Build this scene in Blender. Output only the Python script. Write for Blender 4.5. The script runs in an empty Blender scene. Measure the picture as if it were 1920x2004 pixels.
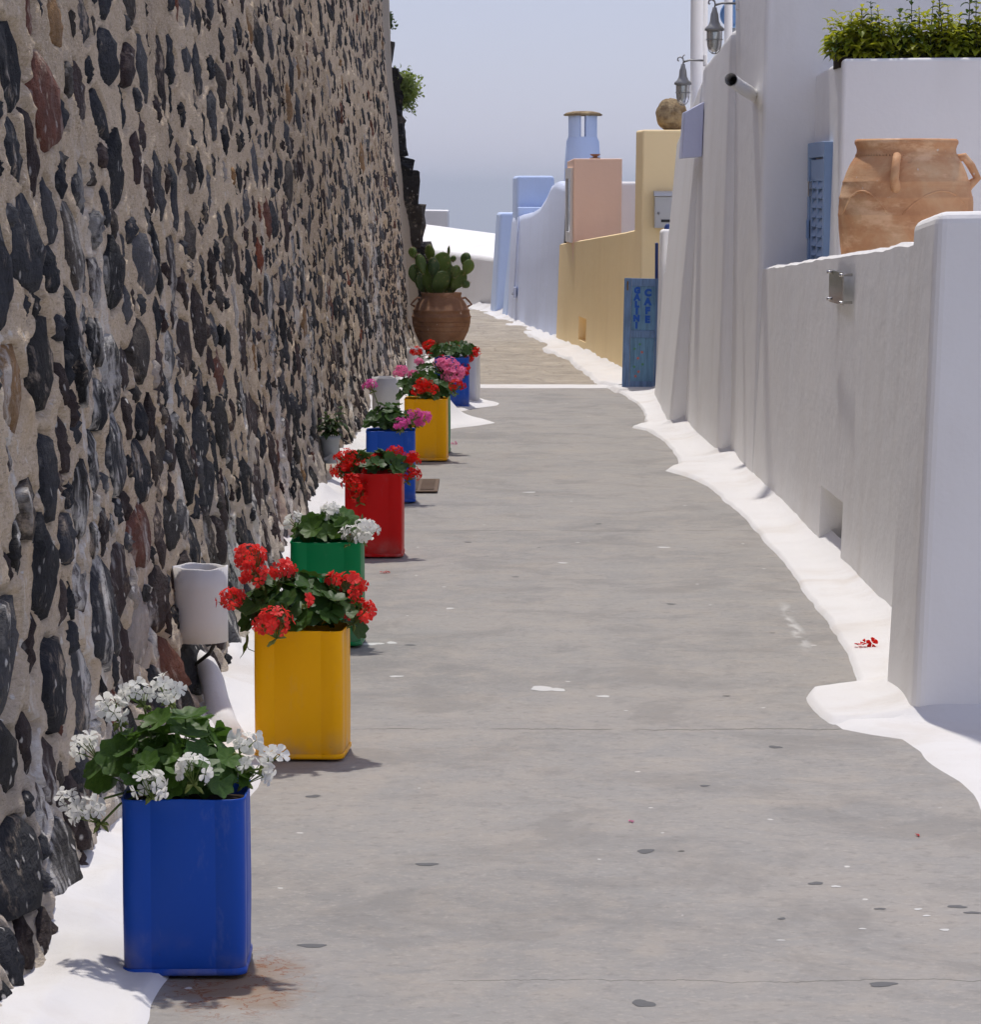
import bpy, bmesh, math, random
import numpy as np
from mathutils import Vector, Matrix, Quaternion

R = math.radians
random.seed(7)
scene = bpy.context.scene
col = scene.collection

# ------------------------------------------------------------------ camera, sky, sun, exposure
cam_d = bpy.data.cameras.new("camera"); cam = bpy.data.objects.new("camera", cam_d); col.objects.link(cam)
cam.location = (0, 0, 1.54); cam.rotation_euler = (R(90 - 5.59), 0, 0)
cam_d.sensor_fit = 'HORIZONTAL'; cam_d.sensor_width = 36; cam_d.lens = 121.07
cam_d.clip_start = 0.1; cam_d.clip_end = 200000
scene.camera = cam

SUN_EL, SUN_AZ = 69.0, -8.0
world = bpy.data.worlds.new("World"); scene.world = world; world.use_nodes = True
wn = world.node_tree
bg = wn.nodes["Background"]
sky = wn.nodes.new("ShaderNodeTexSky"); sky.sky_type = 'NISHITA'; sky.sun_disc = False
sky.sun_elevation = R(SUN_EL); sky.sun_rotation = R(SUN_AZ)
sky.altitude = 200; sky.air_density = 1.0; sky.dust_density = 0.6; sky.ozone_density = 3.0
veil = wn.nodes.new("ShaderNodeMix"); veil.data_type = 'RGBA'; veil.inputs[0].default_value = 0.72   # thin even high haze over the whole sky
wn.links.new(sky.outputs[0], veil.inputs[6]); veil.inputs[7].default_value = (5.2, 5.3, 7.2, 1)
wn.links.new(veil.outputs[2], bg.inputs[0]); bg.inputs[1].default_value = 0.10
sun_d = bpy.data.lights.new("sun", 'SUN'); sun_d.energy = 2.75; sun_d.angle = R(1.8); sun_d.color = (1.0, 0.95, 0.88)
sun = bpy.data.objects.new("sun", sun_d); col.objects.link(sun)
S = Vector((math.sin(R(SUN_AZ)) * math.cos(R(SUN_EL)), math.cos(R(SUN_AZ)) * math.cos(R(SUN_EL)), math.sin(R(SUN_EL))))
sun.rotation_euler = S.to_track_quat('Z', 'Y').to_euler(); sun.location = (3, 10, 20)
vs = scene.view_settings
vs.view_transform = 'Standard'; vs.look = 'None'; vs.exposure = 0.12; vs.gamma = 1.0; vs.use_curve_mapping = False
scene.cycles.max_bounces = 7; scene.cycles.diffuse_bounces = 5; scene.cycles.glossy_bounces = 2; scene.cycles.transmission_bounces = 4; scene.cycles.caustics_reflective = False; scene.cycles.caustics_refractive = False; scene.cycles.use_denoising = True; scene.cycles.use_adaptive_sampling = True; scene.cycles.adaptive_threshold = 0.03
world.cycles.sampling_method = 'MANUAL'; world.cycles.sample_map_resolution = 256

# ------------------------------------------------------------------ helpers
def tag(o, label=None, cat=None, group=None, kind=None):
    if label: o["label"] = label
    if cat: o["category"] = cat
    if group: o["group"] = group
    if cat and not kind: kind = "thing"
    if kind: o["kind"] = kind
    return o

def empty(name, loc=(0, 0, 0), label=None, cat=None, group=None, rz=0.0):
    o = bpy.data.objects.new(name, None); col.objects.link(o)
    o.location = loc; o.rotation_euler = (0, 0, rz); o.empty_display_size = 0.1
    return tag(o, label, cat, group)

def link(name, me, mat=None, parent=None, loc=None):
    o = bpy.data.objects.new(name, me); col.objects.link(o)
    if mat is not None and len(me.materials) == 0: me.materials.append(mat)
    if parent is not None: o.parent = parent
    if loc is not None: o.location = loc
    return o

def mesh(name, verts, faces, smooth=True):
    me = bpy.data.meshes.new(name)
    me.from_pydata([tuple(map(float, v)) for v in verts], [], faces)
    if smooth: me.polygons.foreach_set("use_smooth", [True] * len(me.polygons))
    me.update()
    return me

def grid_mesh(name, V, smooth=True, flip=False):
    """V: (n, m, 3) array -> quad sheet"""
    n, m = V.shape[:2]
    me = bpy.data.meshes.new(name)
    me.vertices.add(n * m); me.vertices.foreach_set("co", V.reshape(-1).astype(np.float32))
    i = np.arange(n * m).reshape(n, m)
    q = np.stack([i[:-1, :-1], i[1:, :-1], i[1:, 1:], i[:-1, 1:]], -1).reshape(-1, 4)
    if flip: q = q[:, ::-1]
    nq = len(q)
    me.loops.add(nq * 4); me.loops.foreach_set("vertex_index", q.reshape(-1).astype(np.int32))
    me.polygons.add(nq); me.polygons.foreach_set("loop_start", np.arange(nq, dtype=np.int32) * 4)
    me.update(calc_edges=True)
    if smooth: me.polygons.foreach_set("use_smooth", np.ones(nq, bool))
    return me

_rng = np.random.RandomState(3)
_LAT = _rng.rand(256, 256)
def vnoise(x, y, seed=0):
    x = np.asarray(x, float) + seed * 17.31; y = np.asarray(y, float) + seed * 9.77
    xi = np.floor(x).astype(int); yi = np.floor(y).astype(int); fx = x - xi; fy = y - yi
    fx = fx * fx * (3 - 2 * fx); fy = fy * fy * (3 - 2 * fy)
    a = _LAT[xi % 256, yi % 256]; b = _LAT[(xi + 1) % 256, yi % 256]; c = _LAT[xi % 256, (yi + 1) % 256]; d = _LAT[(xi + 1) % 256, (yi + 1) % 256]
    return (a * (1 - fx) + b * fx) * (1 - fy) + (c * (1 - fx) + d * fx) * fy - 0.5
def fbm(x, y, oct=4, seed=0):
    s = 0; a = 1.0
    for k in range(oct):
        s = s + a * vnoise(x * 2 ** k, y * 2 ** k, seed + k * 3); a *= 0.5
    return s

class MB:
    def __init__(s): s.v = []; s.f = []
    def add(s, vs, fs):
        b = len(s.v); s.v += [tuple(v) for v in vs]; s.f += [[b + i for i in f] for f in fs]
    def hexa(s, c):
        # c: bottom 4 (ccw from above), top 4
        s.add(c, [(3, 2, 1, 0), (4, 5, 6, 7), (0, 1, 5, 4), (1, 2, 6, 5), (2, 3, 7, 6), (3, 0, 4, 7)])
    def box(s, x0, x1, y0, y1, z0, z1):
        s.hexa([(x0, y0, z0), (x1, y0, z0), (x1, y1, z0), (x0, y1, z0), (x0, y0, z1), (x1, y0, z1), (x1, y1, z1), (x0, y1, z1)])
    def tube(s, pts, rad, n=8, caps=True):
        pts = [Vector(p) for p in pts]; k = len(pts)
        if not hasattr(rad, '__len__'): rad = [rad] * k
        rings = []; up = None
        for i, p in enumerate(pts):
            t = (pts[min(i + 1, k - 1)] - pts[max(i - 1, 0)]).normalized()
            if up is None: up = Vector((0, 0, 1)) if abs(t.z) < 0.9 else Vector((1, 0, 0))
            a = t.cross(up)
            if a.length < 1e-5: a = t.cross(Vector((0, 1, 0)))
            a.normalize(); b = a.cross(t).normalized(); up = b
            rings.append([p + rad[i] * (a * math.cos(2 * math.pi * j / n) + b * math.sin(2 * math.pi * j / n)) for j in range(n)])
        vs = [v for r in rings for v in r]
        fs = [(i * n + j, i * n + (j + 1) % n, (i + 1) * n + (j + 1) % n, (i + 1) * n + j) for i in range(k - 1) for j in range(n)]
        if caps: fs += [tuple(range(n))[::-1], tuple((k - 1) * n + j for j in range(n))]
        s.add(vs, fs)
    def lathe(s, prof, n=24, c=(0, 0, 0), wob=0.0, seed=1):
        k = len(prof); vs = []
        rr = random.Random(seed); ph = [rr.uniform(0, 6.28) for _ in range(4)]
        for (r, z) in prof:
            for j in range(n):
                a = 2 * math.pi * j / n
                w = 1 + wob * (math.sin(2 * a + ph[0] + z * 3) + 0.6 * math.sin(3 * a + ph[1] - z * 7) + 0.4 * math.sin(5 * a + ph[2] + z * 11))
                vs.append((c[0] + r * w * math.cos(a), c[1] + r * w * math.sin(a), c[2] + z))
        fs = [(i * n + j, i * n + (j + 1) % n, (i + 1) * n + (j + 1) % n, (i + 1) * n + j) for i in range(k - 1) for j in range(n)]
        s.add(vs, fs)
    def build(s, name, mat, parent=None, smooth=True, loc=None, bev=0.0, segs=2):
        o = link(name, mesh(name, s.v, s.f, smooth), mat, parent, loc)
        if bev > 0:
            m = o.modifiers.new("bevel", 'BEVEL'); m.width = bev; m.segments = segs; m.limit_method = 'ANGLE'; m.angle_limit = R(35); m.harden_normals = True
        return o

# ------------------------------------------------------------------ node helper
class N:
    def __init__(s, name):
        s.m = bpy.data.materials.new(name); s.m.use_nodes = True; s.t = s.m.node_tree
        s.b = s.t.nodes["Principled BSDF"]; s.out = s.t.nodes["Material Output"]
        s.co = s.new("ShaderNodeTexCoord").outputs["Object"]
    def new(s, typ, **kw):
        n = s.t.nodes.new(typ)
        for k, v in kw.items(): setattr(n, k, v)
        return n
    def put(s, sock, v):
        if isinstance(v, bpy.types.NodeSocket): s.t.links.new(v, sock)
        elif v is not None:
            if sock.type == 'RGBA' and len(v) == 3: v = (*v, 1)
            sock.default_value = v
    def map(s, scale=(1, 1, 1), loc=(0, 0, 0), rot=(0, 0, 0), src=None):
        n = s.new("ShaderNodeMapping"); s.put(n.inputs[0], src or s.co)
        n.inputs[1].default_value = loc; n.inputs[2].default_value = rot; n.inputs[3].default_value = scale
        return n.outputs[0]
    def noise(s, scale=5, detail=4, rough=0.55, dist=0.0, vec=None, color=False):
        n = s.new("ShaderNodeTexNoise"); s.put(n.inputs["Vector"], vec or s.co)
        n.inputs["Scale"].default_value = scale; n.inputs["Detail"].default_value = detail; n.inputs["Roughness"].default_value = rough; n.inputs["Distortion"].default_value = dist
        return n.outputs[1 if color else 0]
    def voro(s, scale=5, feature='F1', vec=None, out=0, rand=1.0):
        n = s.new("ShaderNodeTexVoronoi", feature=feature); s.put(n.inputs["Vector"], vec or s.co)
        n.inputs["Scale"].default_value = scale; n.inputs["Randomness"].default_value = rand
        return n.outputs[out]
    def ramp(s, fac, stops, interp='LINEAR'):
        n = s.new("ShaderNodeValToRGB"); s.put(n.inputs[0], fac); e = n.color_ramp.elements; n.color_ramp.interpolation = interp
        while len(e) < len(stops): e.new(0.5)
        for k, (p, c) in zip(e, stops):
            k.position = p; k.color = (c, c, c, 1) if not hasattr(c, '__len__') else (*c, 1)
        return n.outputs[0]
    def mix(s, fac, a, b, mode='MIX'):
        n = s.new("ShaderNodeMix", data_type='RGBA', blend_type=mode); s.put(n.inputs[0], fac); s.put(n.inputs[6], a); s.put(n.inputs[7], b)
        return n.outputs[2]
    def math(s, op, a, b=None, c=None, clamp=False):
        n = s.new("ShaderNodeMath", operation=op, use_clamp=clamp); s.put(n.inputs[0], a)
        if b is not None: s.put(n.inputs[1], b)
        if c is not None: s.put(n.inputs[2], c)
        return n.outputs[0]
    def sep(s, v=None):
        n = s.new("ShaderNodeSeparateXYZ"); s.put(n.inputs[0], v or s.co); return n.outputs
    def smooth(s, v, a, b):
        n = s.new("ShaderNodeMapRange", interpolation_type='SMOOTHSTEP'); s.put(n.inputs[0], v)
        n.inputs[1].default_value = a; n.inputs[2].default_value = b; return n.outputs[0]
    def bump(s, h, strength=0.3, dist=0.01, normal=None):
        n = s.new("ShaderNodeBump"); s.put(n.inputs["Height"], h); n.inputs["Strength"].default_value = strength; n.inputs["Distance"].default_value = dist
        if normal is not None: s.put(n.inputs["Normal"], normal)
        s.put(s.b.inputs["Normal"], n.outputs[0]); return n.outputs[0]
    def fin(s, color=None, rough=0.8, metal=0.0, spec=0.3):
        if color is not None: s.put(s.b.inputs["Base Color"], color)
        s.put(s.b.inputs["Roughness"], rough); s.b.inputs["Metallic"].default_value = metal; s.b.inputs["Specular IOR Level"].default_value = spec
        return s.m
    def rand(s): return s.new("ShaderNodeObjectInfo").outputs["Random"]

def M_plaster(name, c, dirt=(0.66, 0.61, 0.54), amount=0.20, bump=0.4):
    n = N(name)
    big = n.noise(0.9, 4); streak = n.noise(1.0, 5, 0.65, 0.4, vec=n.map((2.4, 2.4, 0.5)))
    m = n.math('MULTIPLY', n.smooth(streak, 0.42, 0.66), n.smooth(big, 0.35, 0.62))
    cc = n.mix(n.math('MULTIPLY', m, amount), c, tuple(a * b for a, b in zip(c, dirt)))
    spots = n.smooth(n.noise(38, 2), 0.70, 0.76)
    cc = n.mix(n.math('MULTIPLY', spots, amount * 0.5), cc, tuple(a * 0.7 for a in c))
    cc = n.mix(n.math('MULTIPLY', n.smooth(n.noise(2.3, 3), 0.3, 0.8), 0.12), cc, tuple(a * 0.86 for a in c))
    h = n.math('ADD', n.math('MULTIPLY', n.noise(7, 5, 0.6), 1.0), n.math('MULTIPLY', n.noise(70, 3, 0.6), 0.11))
    n.bump(h, bump * 0.6, 0.02)
    return n.fin(cc, 0.85, spec=0.2)

def M_simple(name, c, rough=0.5, metal=0.0, var=0.12, scale=12, spec=0.4, bump=0.0):
    n = N(name)
    cc = n.mix(n.math('MULTIPLY', n.noise(scale, 4), var * 2), c, tuple(a * 0.6 for a in c))
    if bump: n.bump(n.noise(scale * 3, 4), bump, 0.004)
    return n.fin(cc, rough, metal, spec)

def M_tin(name, c):
    n = N(name)
    off = n.new("ShaderNodeVectorMath", operation='ADD'); n.put(off.inputs[0], n.co); r3 = n.new("ShaderNodeCombineXYZ"); rr = n.rand()
    for i in range(3): n.put(r3.inputs[i], n.math('MULTIPLY', rr, 31.0 + 7 * i))
    n.put(off.inputs[1], r3.outputs[0]); v = off.outputs[0]
    z = n.sep()[2]
    cc = n.mix(n.math('MULTIPLY', n.noise(6, 4, vec=v), 0.14), c, tuple(a * 0.75 for a in c))
    scuff = n.math('MULTIPLY', n.smooth(n.noise(22, 6, 0.7, vec=n.map((1, 1, 0.35), src=v)), 0.58, 0.70), 0.3)
    cc = n.mix(scuff, cc, tuple(a * 0.8 + 0.10 for a in c))
    chip = n.math('MULTIPLY', n.smooth(n.noise(55, 4, 0.6, vec=v), 0.70, 0.73), 0.85)
    low = n.smooth(z, 0.10, 0.0)
    cc = n.mix(n.math('MULTIPLY', chip, n.math('ADD', n.math('MULTIPLY', low, 0.9), 0.10)), cc, (0.06, 0.03, 0.02))
    dust = n.math('MULTIPLY', n.smooth(n.noise(9, 5, vec=v), 0.4, 0.75), n.math('MULTIPLY', n.smooth(z, 0.10, 0.0), 0.5))
    cc = n.mix(dust, cc, (0.35, 0.31, 0.27))
    n.bump(n.math('ADD', n.noise(5, 2, vec=v), n.math('MULTIPLY', n.noise(140, 2, vec=v), 0.02)), 0.2, 0.01)
    rough = n.math('ADD', n.math('MULTIPLY', n.noise(14, 4, vec=v), 0.3), 0.26)
    return n.fin(cc, rough, spec=0.14)

def M_leaf(name, c1, c2, trans=0.25):
    n = N(name)
    r = n.math('MULTIPLY', n.math('ADD', n.rand(), n.smooth(n.noise(9, 3), 0.35, 0.65)), 0.5)
    cc = n.mix(r, c1, c2)
    cc = n.mix(n.math('MULTIPLY', n.noise(60, 3), 0.5), cc, tuple(a * 0.55 for a in c1))
    n.fin(cc, 0.5, spec=0.35)
    t = n.new("ShaderNodeBsdfTranslucent"); n.put(t.inputs[0], n.mix(0.5, cc, c2))
    ms = n.new("ShaderNodeMixShader"); ms.inputs[0].default_value = trans
    n.t.links.new(n.b.outputs[0], ms.inputs[1]); n.t.links.new(t.outputs[0], ms.inputs[2]); n.t.links.new(ms.outputs[0], n.out.inputs[0])
    return n.m

def M_petal(name, c1, c2, trans=0.3):
    n = N(name)
    cc = n.mix(n.noise(70, 2), c1, c2); cc = n.mix(n.math('MULTIPLY', n.rand(), 0.5), cc, c2)
    n.fin(cc, 0.55, spec=0.2)
    t = n.new("ShaderNodeBsdfTranslucent"); n.put(t.inputs[0], cc)
    ms = n.new("ShaderNodeMixShader"); ms.inputs[0].default_value = trans
    n.t.links.new(n.b.outputs[0], ms.inputs[1]); n.t.links.new(t.outputs[0], ms.inputs[2]); n.t.links.new(ms.outputs[0], n.out.inputs[0])
    return n.m

WHITE = M_plaster("whitewash", (0.87, 0.855, 0.83))
WHITEG = M_plaster("whitewash_ground", (0.735, 0.72, 0.71), (0.76, 0.68, 0.58), 0.4, 0.5)
PALEBLUE = M_plaster("pale_blue_plaster", (0.66, 0.72, 0.88))
BLUEWALL = M_plaster("blue_plaster", (0.60, 0.72, 0.95))
YELLOW = M_plaster("ochre_plaster", (0.98, 0.78, 0.45), (0.8, 0.72, 0.6))
PINK = M_plaster("pink_plaster", (0.98, 0.67, 0.50))
STEEL = M_simple("polished_steel", (0.62, 0.60, 0.57), 0.12, 1.0, 0.05)
GREYMETAL = M_simple("weathered_grey_metal", (0.34, 0.34, 0.33), 0.5, 0.4, 0.2, 30)
DARKIRON = M_simple("dark_iron", (0.05, 0.045, 0.04), 0.6, 0.6, 0.2, 40)
SOIL = M_simple("soil", (0.045, 0.032, 0.022), 0.95, 0, 0.3, 60, 0.1, 0.8)
GREYPOT = M_simple("grey_plastic", (0.33, 0.35, 0.35), 0.5, 0, 0.08, 10)
HERB_STEM = M_simple("herb_stem", (0.06, 0.07, 0.025), 0.7)
GSTEM = M_simple("geranium_stem", (0.13, 0.19, 0.04), 0.6)
BUD = M_simple("bud_green", (0.19, 0.24, 0.05), 0.6, var=0.3, scale=50)

def M_concrete():
    n = N("path_concrete")
    x, y, z = n.sep()
    a = n.noise(0.8, 5, 0.6); b = n.noise(5.0, 6, 0.65, 0.3); c = n.noise(60, 4, 0.7)
    st = n.noise(1, 5, 0.6, vec=n.map((1.1, 4.5, 1)))
    base = n.ramp(a, [(0.3, (0.245, 0.234, 0.22)), (0.5, (0.30, 0.288, 0.272)), (0.72, (0.335, 0.312, 0.285))])
    base = n.mix(n.math('MULTIPLY', n.smooth(b, 0.40, 0.68), 0.6), base, (0.37, 0.335, 0.295))
    base = n.mix(n.math('MULTIPLY', n.smooth(st, 0.5, 0.72), 0.12), base, (0.19, 0.183, 0.178))
    base = n.mix(n.math('MULTIPLY', n.smooth(n.noise(1, 6, 0.7, vec=n.map((3, 4.5, 1), (3, 3, 0))), 0.58, 0.72), 0.45), base, (0.40, 0.36, 0.31))
    br = n.noise(1, 6, 0.72, vec=n.map((9, 26, 1))); br2 = n.noise(1, 5, 0.7, vec=n.map((26, 60, 1), (1, 4, 0)))
    base = n.mix(n.math('MULTIPLY', n.smooth(br, 0.54, 0.74), 0.16), base, (0.41, 0.375, 0.335))
    base = n.mix(n.math('MULTIPLY', n.smooth(br, 0.46, 0.28), 0.14), base, (0.20, 0.195, 0.19))
    base = n.mix(n.math('MULTIPLY', n.smooth(br2, 0.60, 0.72), 0.6), base, (0.46, 0.42, 0.37))
    base = n.mix(n.math('MULTIPLY', n.smooth(n.noise(3.2, 7, 0.75, 0.8), 0.50, 0.68), 0.5), base, (0.36, 0.32, 0.275))
    base = n.mix(n.math('MULTIPLY', n.smooth(c, 0.5, 0.75), 0.5), base, (0.46, 0.42, 0.375))
    base = n.mix(n.math('MULTIPLY', n.smooth(n.noise(24, 6, 0.75), 0.50, 0.30), 0.45), base, (0.175, 0.165, 0.155))
    base = n.mix(n.math('MULTIPLY', n.smooth(n.noise(1.7, 7, 0.7, 0.5, vec=n.map((1.4, 1.2, 1), (9, 2, 0))), 0.52, 0.36), 0.45), base, (0.20, 0.19, 0.178))
    # rust stain round the nearest tin
    d = n.new("ShaderNodeVectorMath", operation='DISTANCE'); n.put(d.inputs[0], n.map((1, 0.55, 1))); d.inputs[1].default_value = (-0.50, 6.33 * 0.55, 0)
    ru = n.math('MULTIPLY', n.smooth(n.math('ADD', d.outputs[1], n.math('MULTIPLY', n.math('SUBTRACT', n.noise(9, 5), 0.5), 0.16)), 0.17, 0.04), 0.75)
    base = n.mix(ru, base, (0.24, 0.145, 0.075))
    ru2 = n.math('MULTIPLY', n.smooth(n.math('ABSOLUTE', n.math('SUBTRACT', n.noise(13, 4, 0.6, 0.5), 0.5)), 0.022, 0.006), n.smooth(d.outputs[1], 0.2, 0.08))
    base = n.mix(n.math('MULTIPLY', ru2, 0.8), base, (0.22, 0.07, 0.02))
    # cracks
    wob = n.math('MULTIPLY', n.math('SUBTRACT', n.noise(3.0, 6, 0.7, vec=n.map((1, 0, 0))), 0.5), 0.16)
    for (yy, th, x0, x1) in ((9.38, 0.010, -0.45, 1.3), (6.35, 0.004, -0.2, 0.75), (14.9, 0.010, -0.3, 1.2)):
        dd = n.math('ABSOLUTE', n.math('SUBTRACT', n.math('ADD', y, wob), yy))
        mk = n.math('MULTIPLY', n.smooth(dd, th, th * 0.3), n.math('MULTIPLY', n.smooth(x, x0, x0 + 0.2), n.smooth(n.noise(7, 3), 0.33, 0.5)))
        base = n.mix(n.math('MULTIPLY', mk, 0.75), base, (0.10, 0.09, 0.075))
    # gum and paint drops
    wv = n.new("ShaderNodeVectorMath", operation='ADD'); n.put(wv.inputs[0], n.co)
    nz = n.new("ShaderNodeVectorMath", operation='SCALE'); n.put(nz.inputs[0], n.noise(30, 2, color=True)); nz.inputs["Scale"].default_value = 0.022
    n.put(wv.inputs[1], nz.outputs[0])
    v = n.voro(7.0, vec=wv.outputs[0]); v2 = n.voro(7.0, vec=wv.outputs[0], out=1)
    base = n.mix(n.math('MULTIPLY', n.smooth(v, 0.065, 0.045), n.math('GREATER_THAN', n.sep(v2)[0], 0.72)), base, (0.62, 0.60, 0.57))
    v = n.voro(4.0, vec=n.map((1, 1, 1), (5, 2, 0), src=wv.outputs[0])); v2 = n.voro(4.0, vec=n.map((1, 1, 1), (5, 2, 0), src=wv.outputs[0]), out=1)
    base = n.mix(n.math('MULTIPLY', n.smooth(v, 0.05, 0.035), n.math('GREATER_THAN', n.sep(v2)[0], 0.80)), base, (0.08, 0.075, 0.07))
    # whitewash runs near the right strip
    sm = n.math('MULTIPLY', n.smooth(n.math('ABSOLUTE', n.math('SUBTRACT', x, n.math('ADD', 1.03, n.math('MULTIPLY', n.noise(2.2, 4), 0.10)))), 0.035, 0.0), n.math('MULTIPLY', n.smooth(y, 10.8, 11.4), n.smooth(y, 12.4, 11.9)))
    base = n.mix(n.math('MULTIPLY', sm, n.smooth(n.noise(10, 4, vec=n.map((1.5, 0.5, 1))), 0.42, 0.6)), base, (0.55, 0.54, 0.52))
    n.bump(n.math('ADD', n.math('MULTIPLY', b, 0.8), n.math('MULTIPLY', c, 0.35)), 0.35, 0.008)
    return n.fin(base, 0.78, spec=0.25)
CONCRETE = M_concrete()

def M_oldpath():
    n = N("old_stone_paving")
    a = n.noise(2.6, 8, 0.75); b = n.noise(14, 5, 0.75)
    base = n.ramp(a, [(0.3, (0.27, 0.243, 0.205)), (0.5, (0.38, 0.335, 0.275)), (0.7, (0.52, 0.46, 0.38))])
    v = n.voro(4.5, 'DISTANCE_TO_EDGE')
    base = n.mix(n.math('MULTIPLY', n.smooth(v, 0.05, 0.01), 0.25), base, (0.18, 0.16, 0.14))
    base = n.mix(n.math('MULTIPLY', n.smooth(b, 0.55, 0.75), 0.5), base, (0.48, 0.44, 0.38))
    n.bump(n.math('ADD', b, n.math('MULTIPLY', n.smooth(v, 0.0, 0.1), 0.6)), 0.6, 0.02)
    return n.fin(base, 0.85, spec=0.2)
OLDPATH = M_oldpath()

def spatter(n, base, whites=(0.66, 0.63, 0.58)):
    """whitewash splashed and run down the lower wall: streaks and specks with shapes of their own"""
    y, z = n.sep()[1], n.sep()[2]
    run = n.noise(1, 5, 0.65, vec=n.map((2.5, 2.0, 0.6), (0, 1.7, 0)))
    m = n.math('MULTIPLY', n.smooth(run, 0.55, 0.61), n.smooth(n.noise(14, 5, 0.7), 0.36, 0.56))
    m = n.math('MULTIPLY', m, n.smooth(z, 2.2, 0.6))
    base = n.mix(n.math('MULTIPLY', m, 0.85), base, whites)
    sp = n.voro(26, vec=n.map((1, 0.7, 0.6)))
    sp2 = n.math('MULTIPLY', n.smooth(sp, 0.20, 0.10), n.math('MULTIPLY', n.smooth(z, 2.6, 0.5), n.smooth(n.noise(2.2, 3), 0.36, 0.56)))
    return n.mix(n.math('MULTIPLY', sp2, 0.9), base, whites)

def M_stone():
    n = N("lava_stone"); n.co = n.new("ShaderNodeNewGeometry").outputs["Position"]
    at = n.new("ShaderNodeAttribute", attribute_name="Col"); c = at.outputs["Color"]
    f = n.noise(9, 6, 0.7); g = n.noise(45, 4, 0.7); lay = n.noise(1, 4, 0.6, vec=n.map((10, 8, 45)))
    base = n.mix(n.math('MULTIPLY', n.smooth(f, 0.4, 0.75), 0.55), c, n.mix(1.0, c, (2.1, 2.0, 1.95), 'MULTIPLY'))
    base = n.mix(n.math('MULTIPLY', n.smooth(f, 0.5, 0.25), 0.5), base, n.mix(1.0, c, (0.45, 0.45, 0.48), 'MULTIPLY'))
    base = n.mix(n.math('MULTIPLY', n.smooth(g, 0.62, 0.72), 0.25), base, (0.30, 0.27, 0.24))
    sm = n.math('MULTIPLY', n.smooth(n.noise(5, 5, 0.7), 0.55, 0.66), n.smooth(n.noise(30, 4, 0.7), 0.38, 0.58))
    base = n.mix(n.math('MULTIPLY', sm, 0.75), base, (0.46, 0.37, 0.28))
    base = spatter(n, base)
    n.bump(n.math('ADD', n.math('ADD', f, n.math('MULTIPLY', g, 0.4)), n.math('MULTIPLY', lay, 0.6)), 1.0, 0.03)
    return n.fin(base, 0.85, spec=0.15)
STONE = M_stone()

def M_mortar():
    n = N("sandy_mortar"); n.co = n.new("ShaderNodeNewGeometry").outputs["Position"]
    y, z = n.sep()[1], n.sep()[2]
    a = n.noise(1.3, 5); b = n.noise(11, 6, 0.7); c = n.noise(90, 3, 0.7)
    base = n.ramp(a, [(0.28, (0.43, 0.33, 0.22)), (0.5, (0.56, 0.44, 0.30)), (0.72, (0.66, 0.53, 0.375))])
    base = n.mix(n.math('MULTIPLY', n.smooth(b, 0.50, 0.28), 0.35), base, (0.36, 0.285, 0.22))
    base = n.mix(n.math('MULTIPLY', n.smooth(c, 0.42, 0.68), 0.5), base, (0.74, 0.61, 0.47))
    gr = n.noise(1, 3, 0.7, vec=n.map((60, 30, 150)))
    base = n.mix(n.math('MULTIPLY', n.smooth(gr, 0.54, 0.66), 0.5), base, (0.26, 0.20, 0.15))
    base = n.mix(n.math('MULTIPLY', n.smooth(gr, 0.44, 0.32), 0.5), base, (0.76, 0.65, 0.52))
    grey = n.math('MULTIPLY', n.smooth(n.math('ADD', z, n.math('MULTIPLY', n.math('SUBTRACT', a, 0.5), 1.6)), 0.75, 0.10), 0.75)
    base = n.mix(grey, base, n.mix(b, (0.38, 0.33, 0.27), (0.62, 0.56, 0.48)))
    och = n.math('MULTIPLY', n.smooth(n.noise(1.7, 4, vec=n.map((1, 1, 1), (4, 9, 2))), 0.62, 0.74), 0.45)
    base = n.mix(och, base, (0.52, 0.36, 0.19))
    lich = n.math('MULTIPLY', n.smooth(n.noise(6, 5, 0.7, vec=n.map((1, 1, 0.6), (7, 3, 1))), 0.62, 0.72), 0.55)
    base = n.mix(n.math('MULTIPLY', lich, 0.6), base, (0.22, 0.185, 0.145))
    base = spatter(n, base, (0.72, 0.69, 0.64))
    end = n.math('MULTIPLY', n.smooth(y, 31.2, 31.7), 0.7)
    base = n.mix(end, base, (0.40, 0.36, 0.30))
    n.bump(n.math('ADD', n.math('ADD', b, n.math('MULTIPLY', n.noise(170, 3, 0.7), 0.45)), n.math('ADD', n.noise(35, 5, 0.7), n.math('MULTIPLY', gr, 0.9))), 0.8, 0.012)
    return n.fin(base, 0.92, spec=0.12)
MORTAR = M_mortar()

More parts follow.
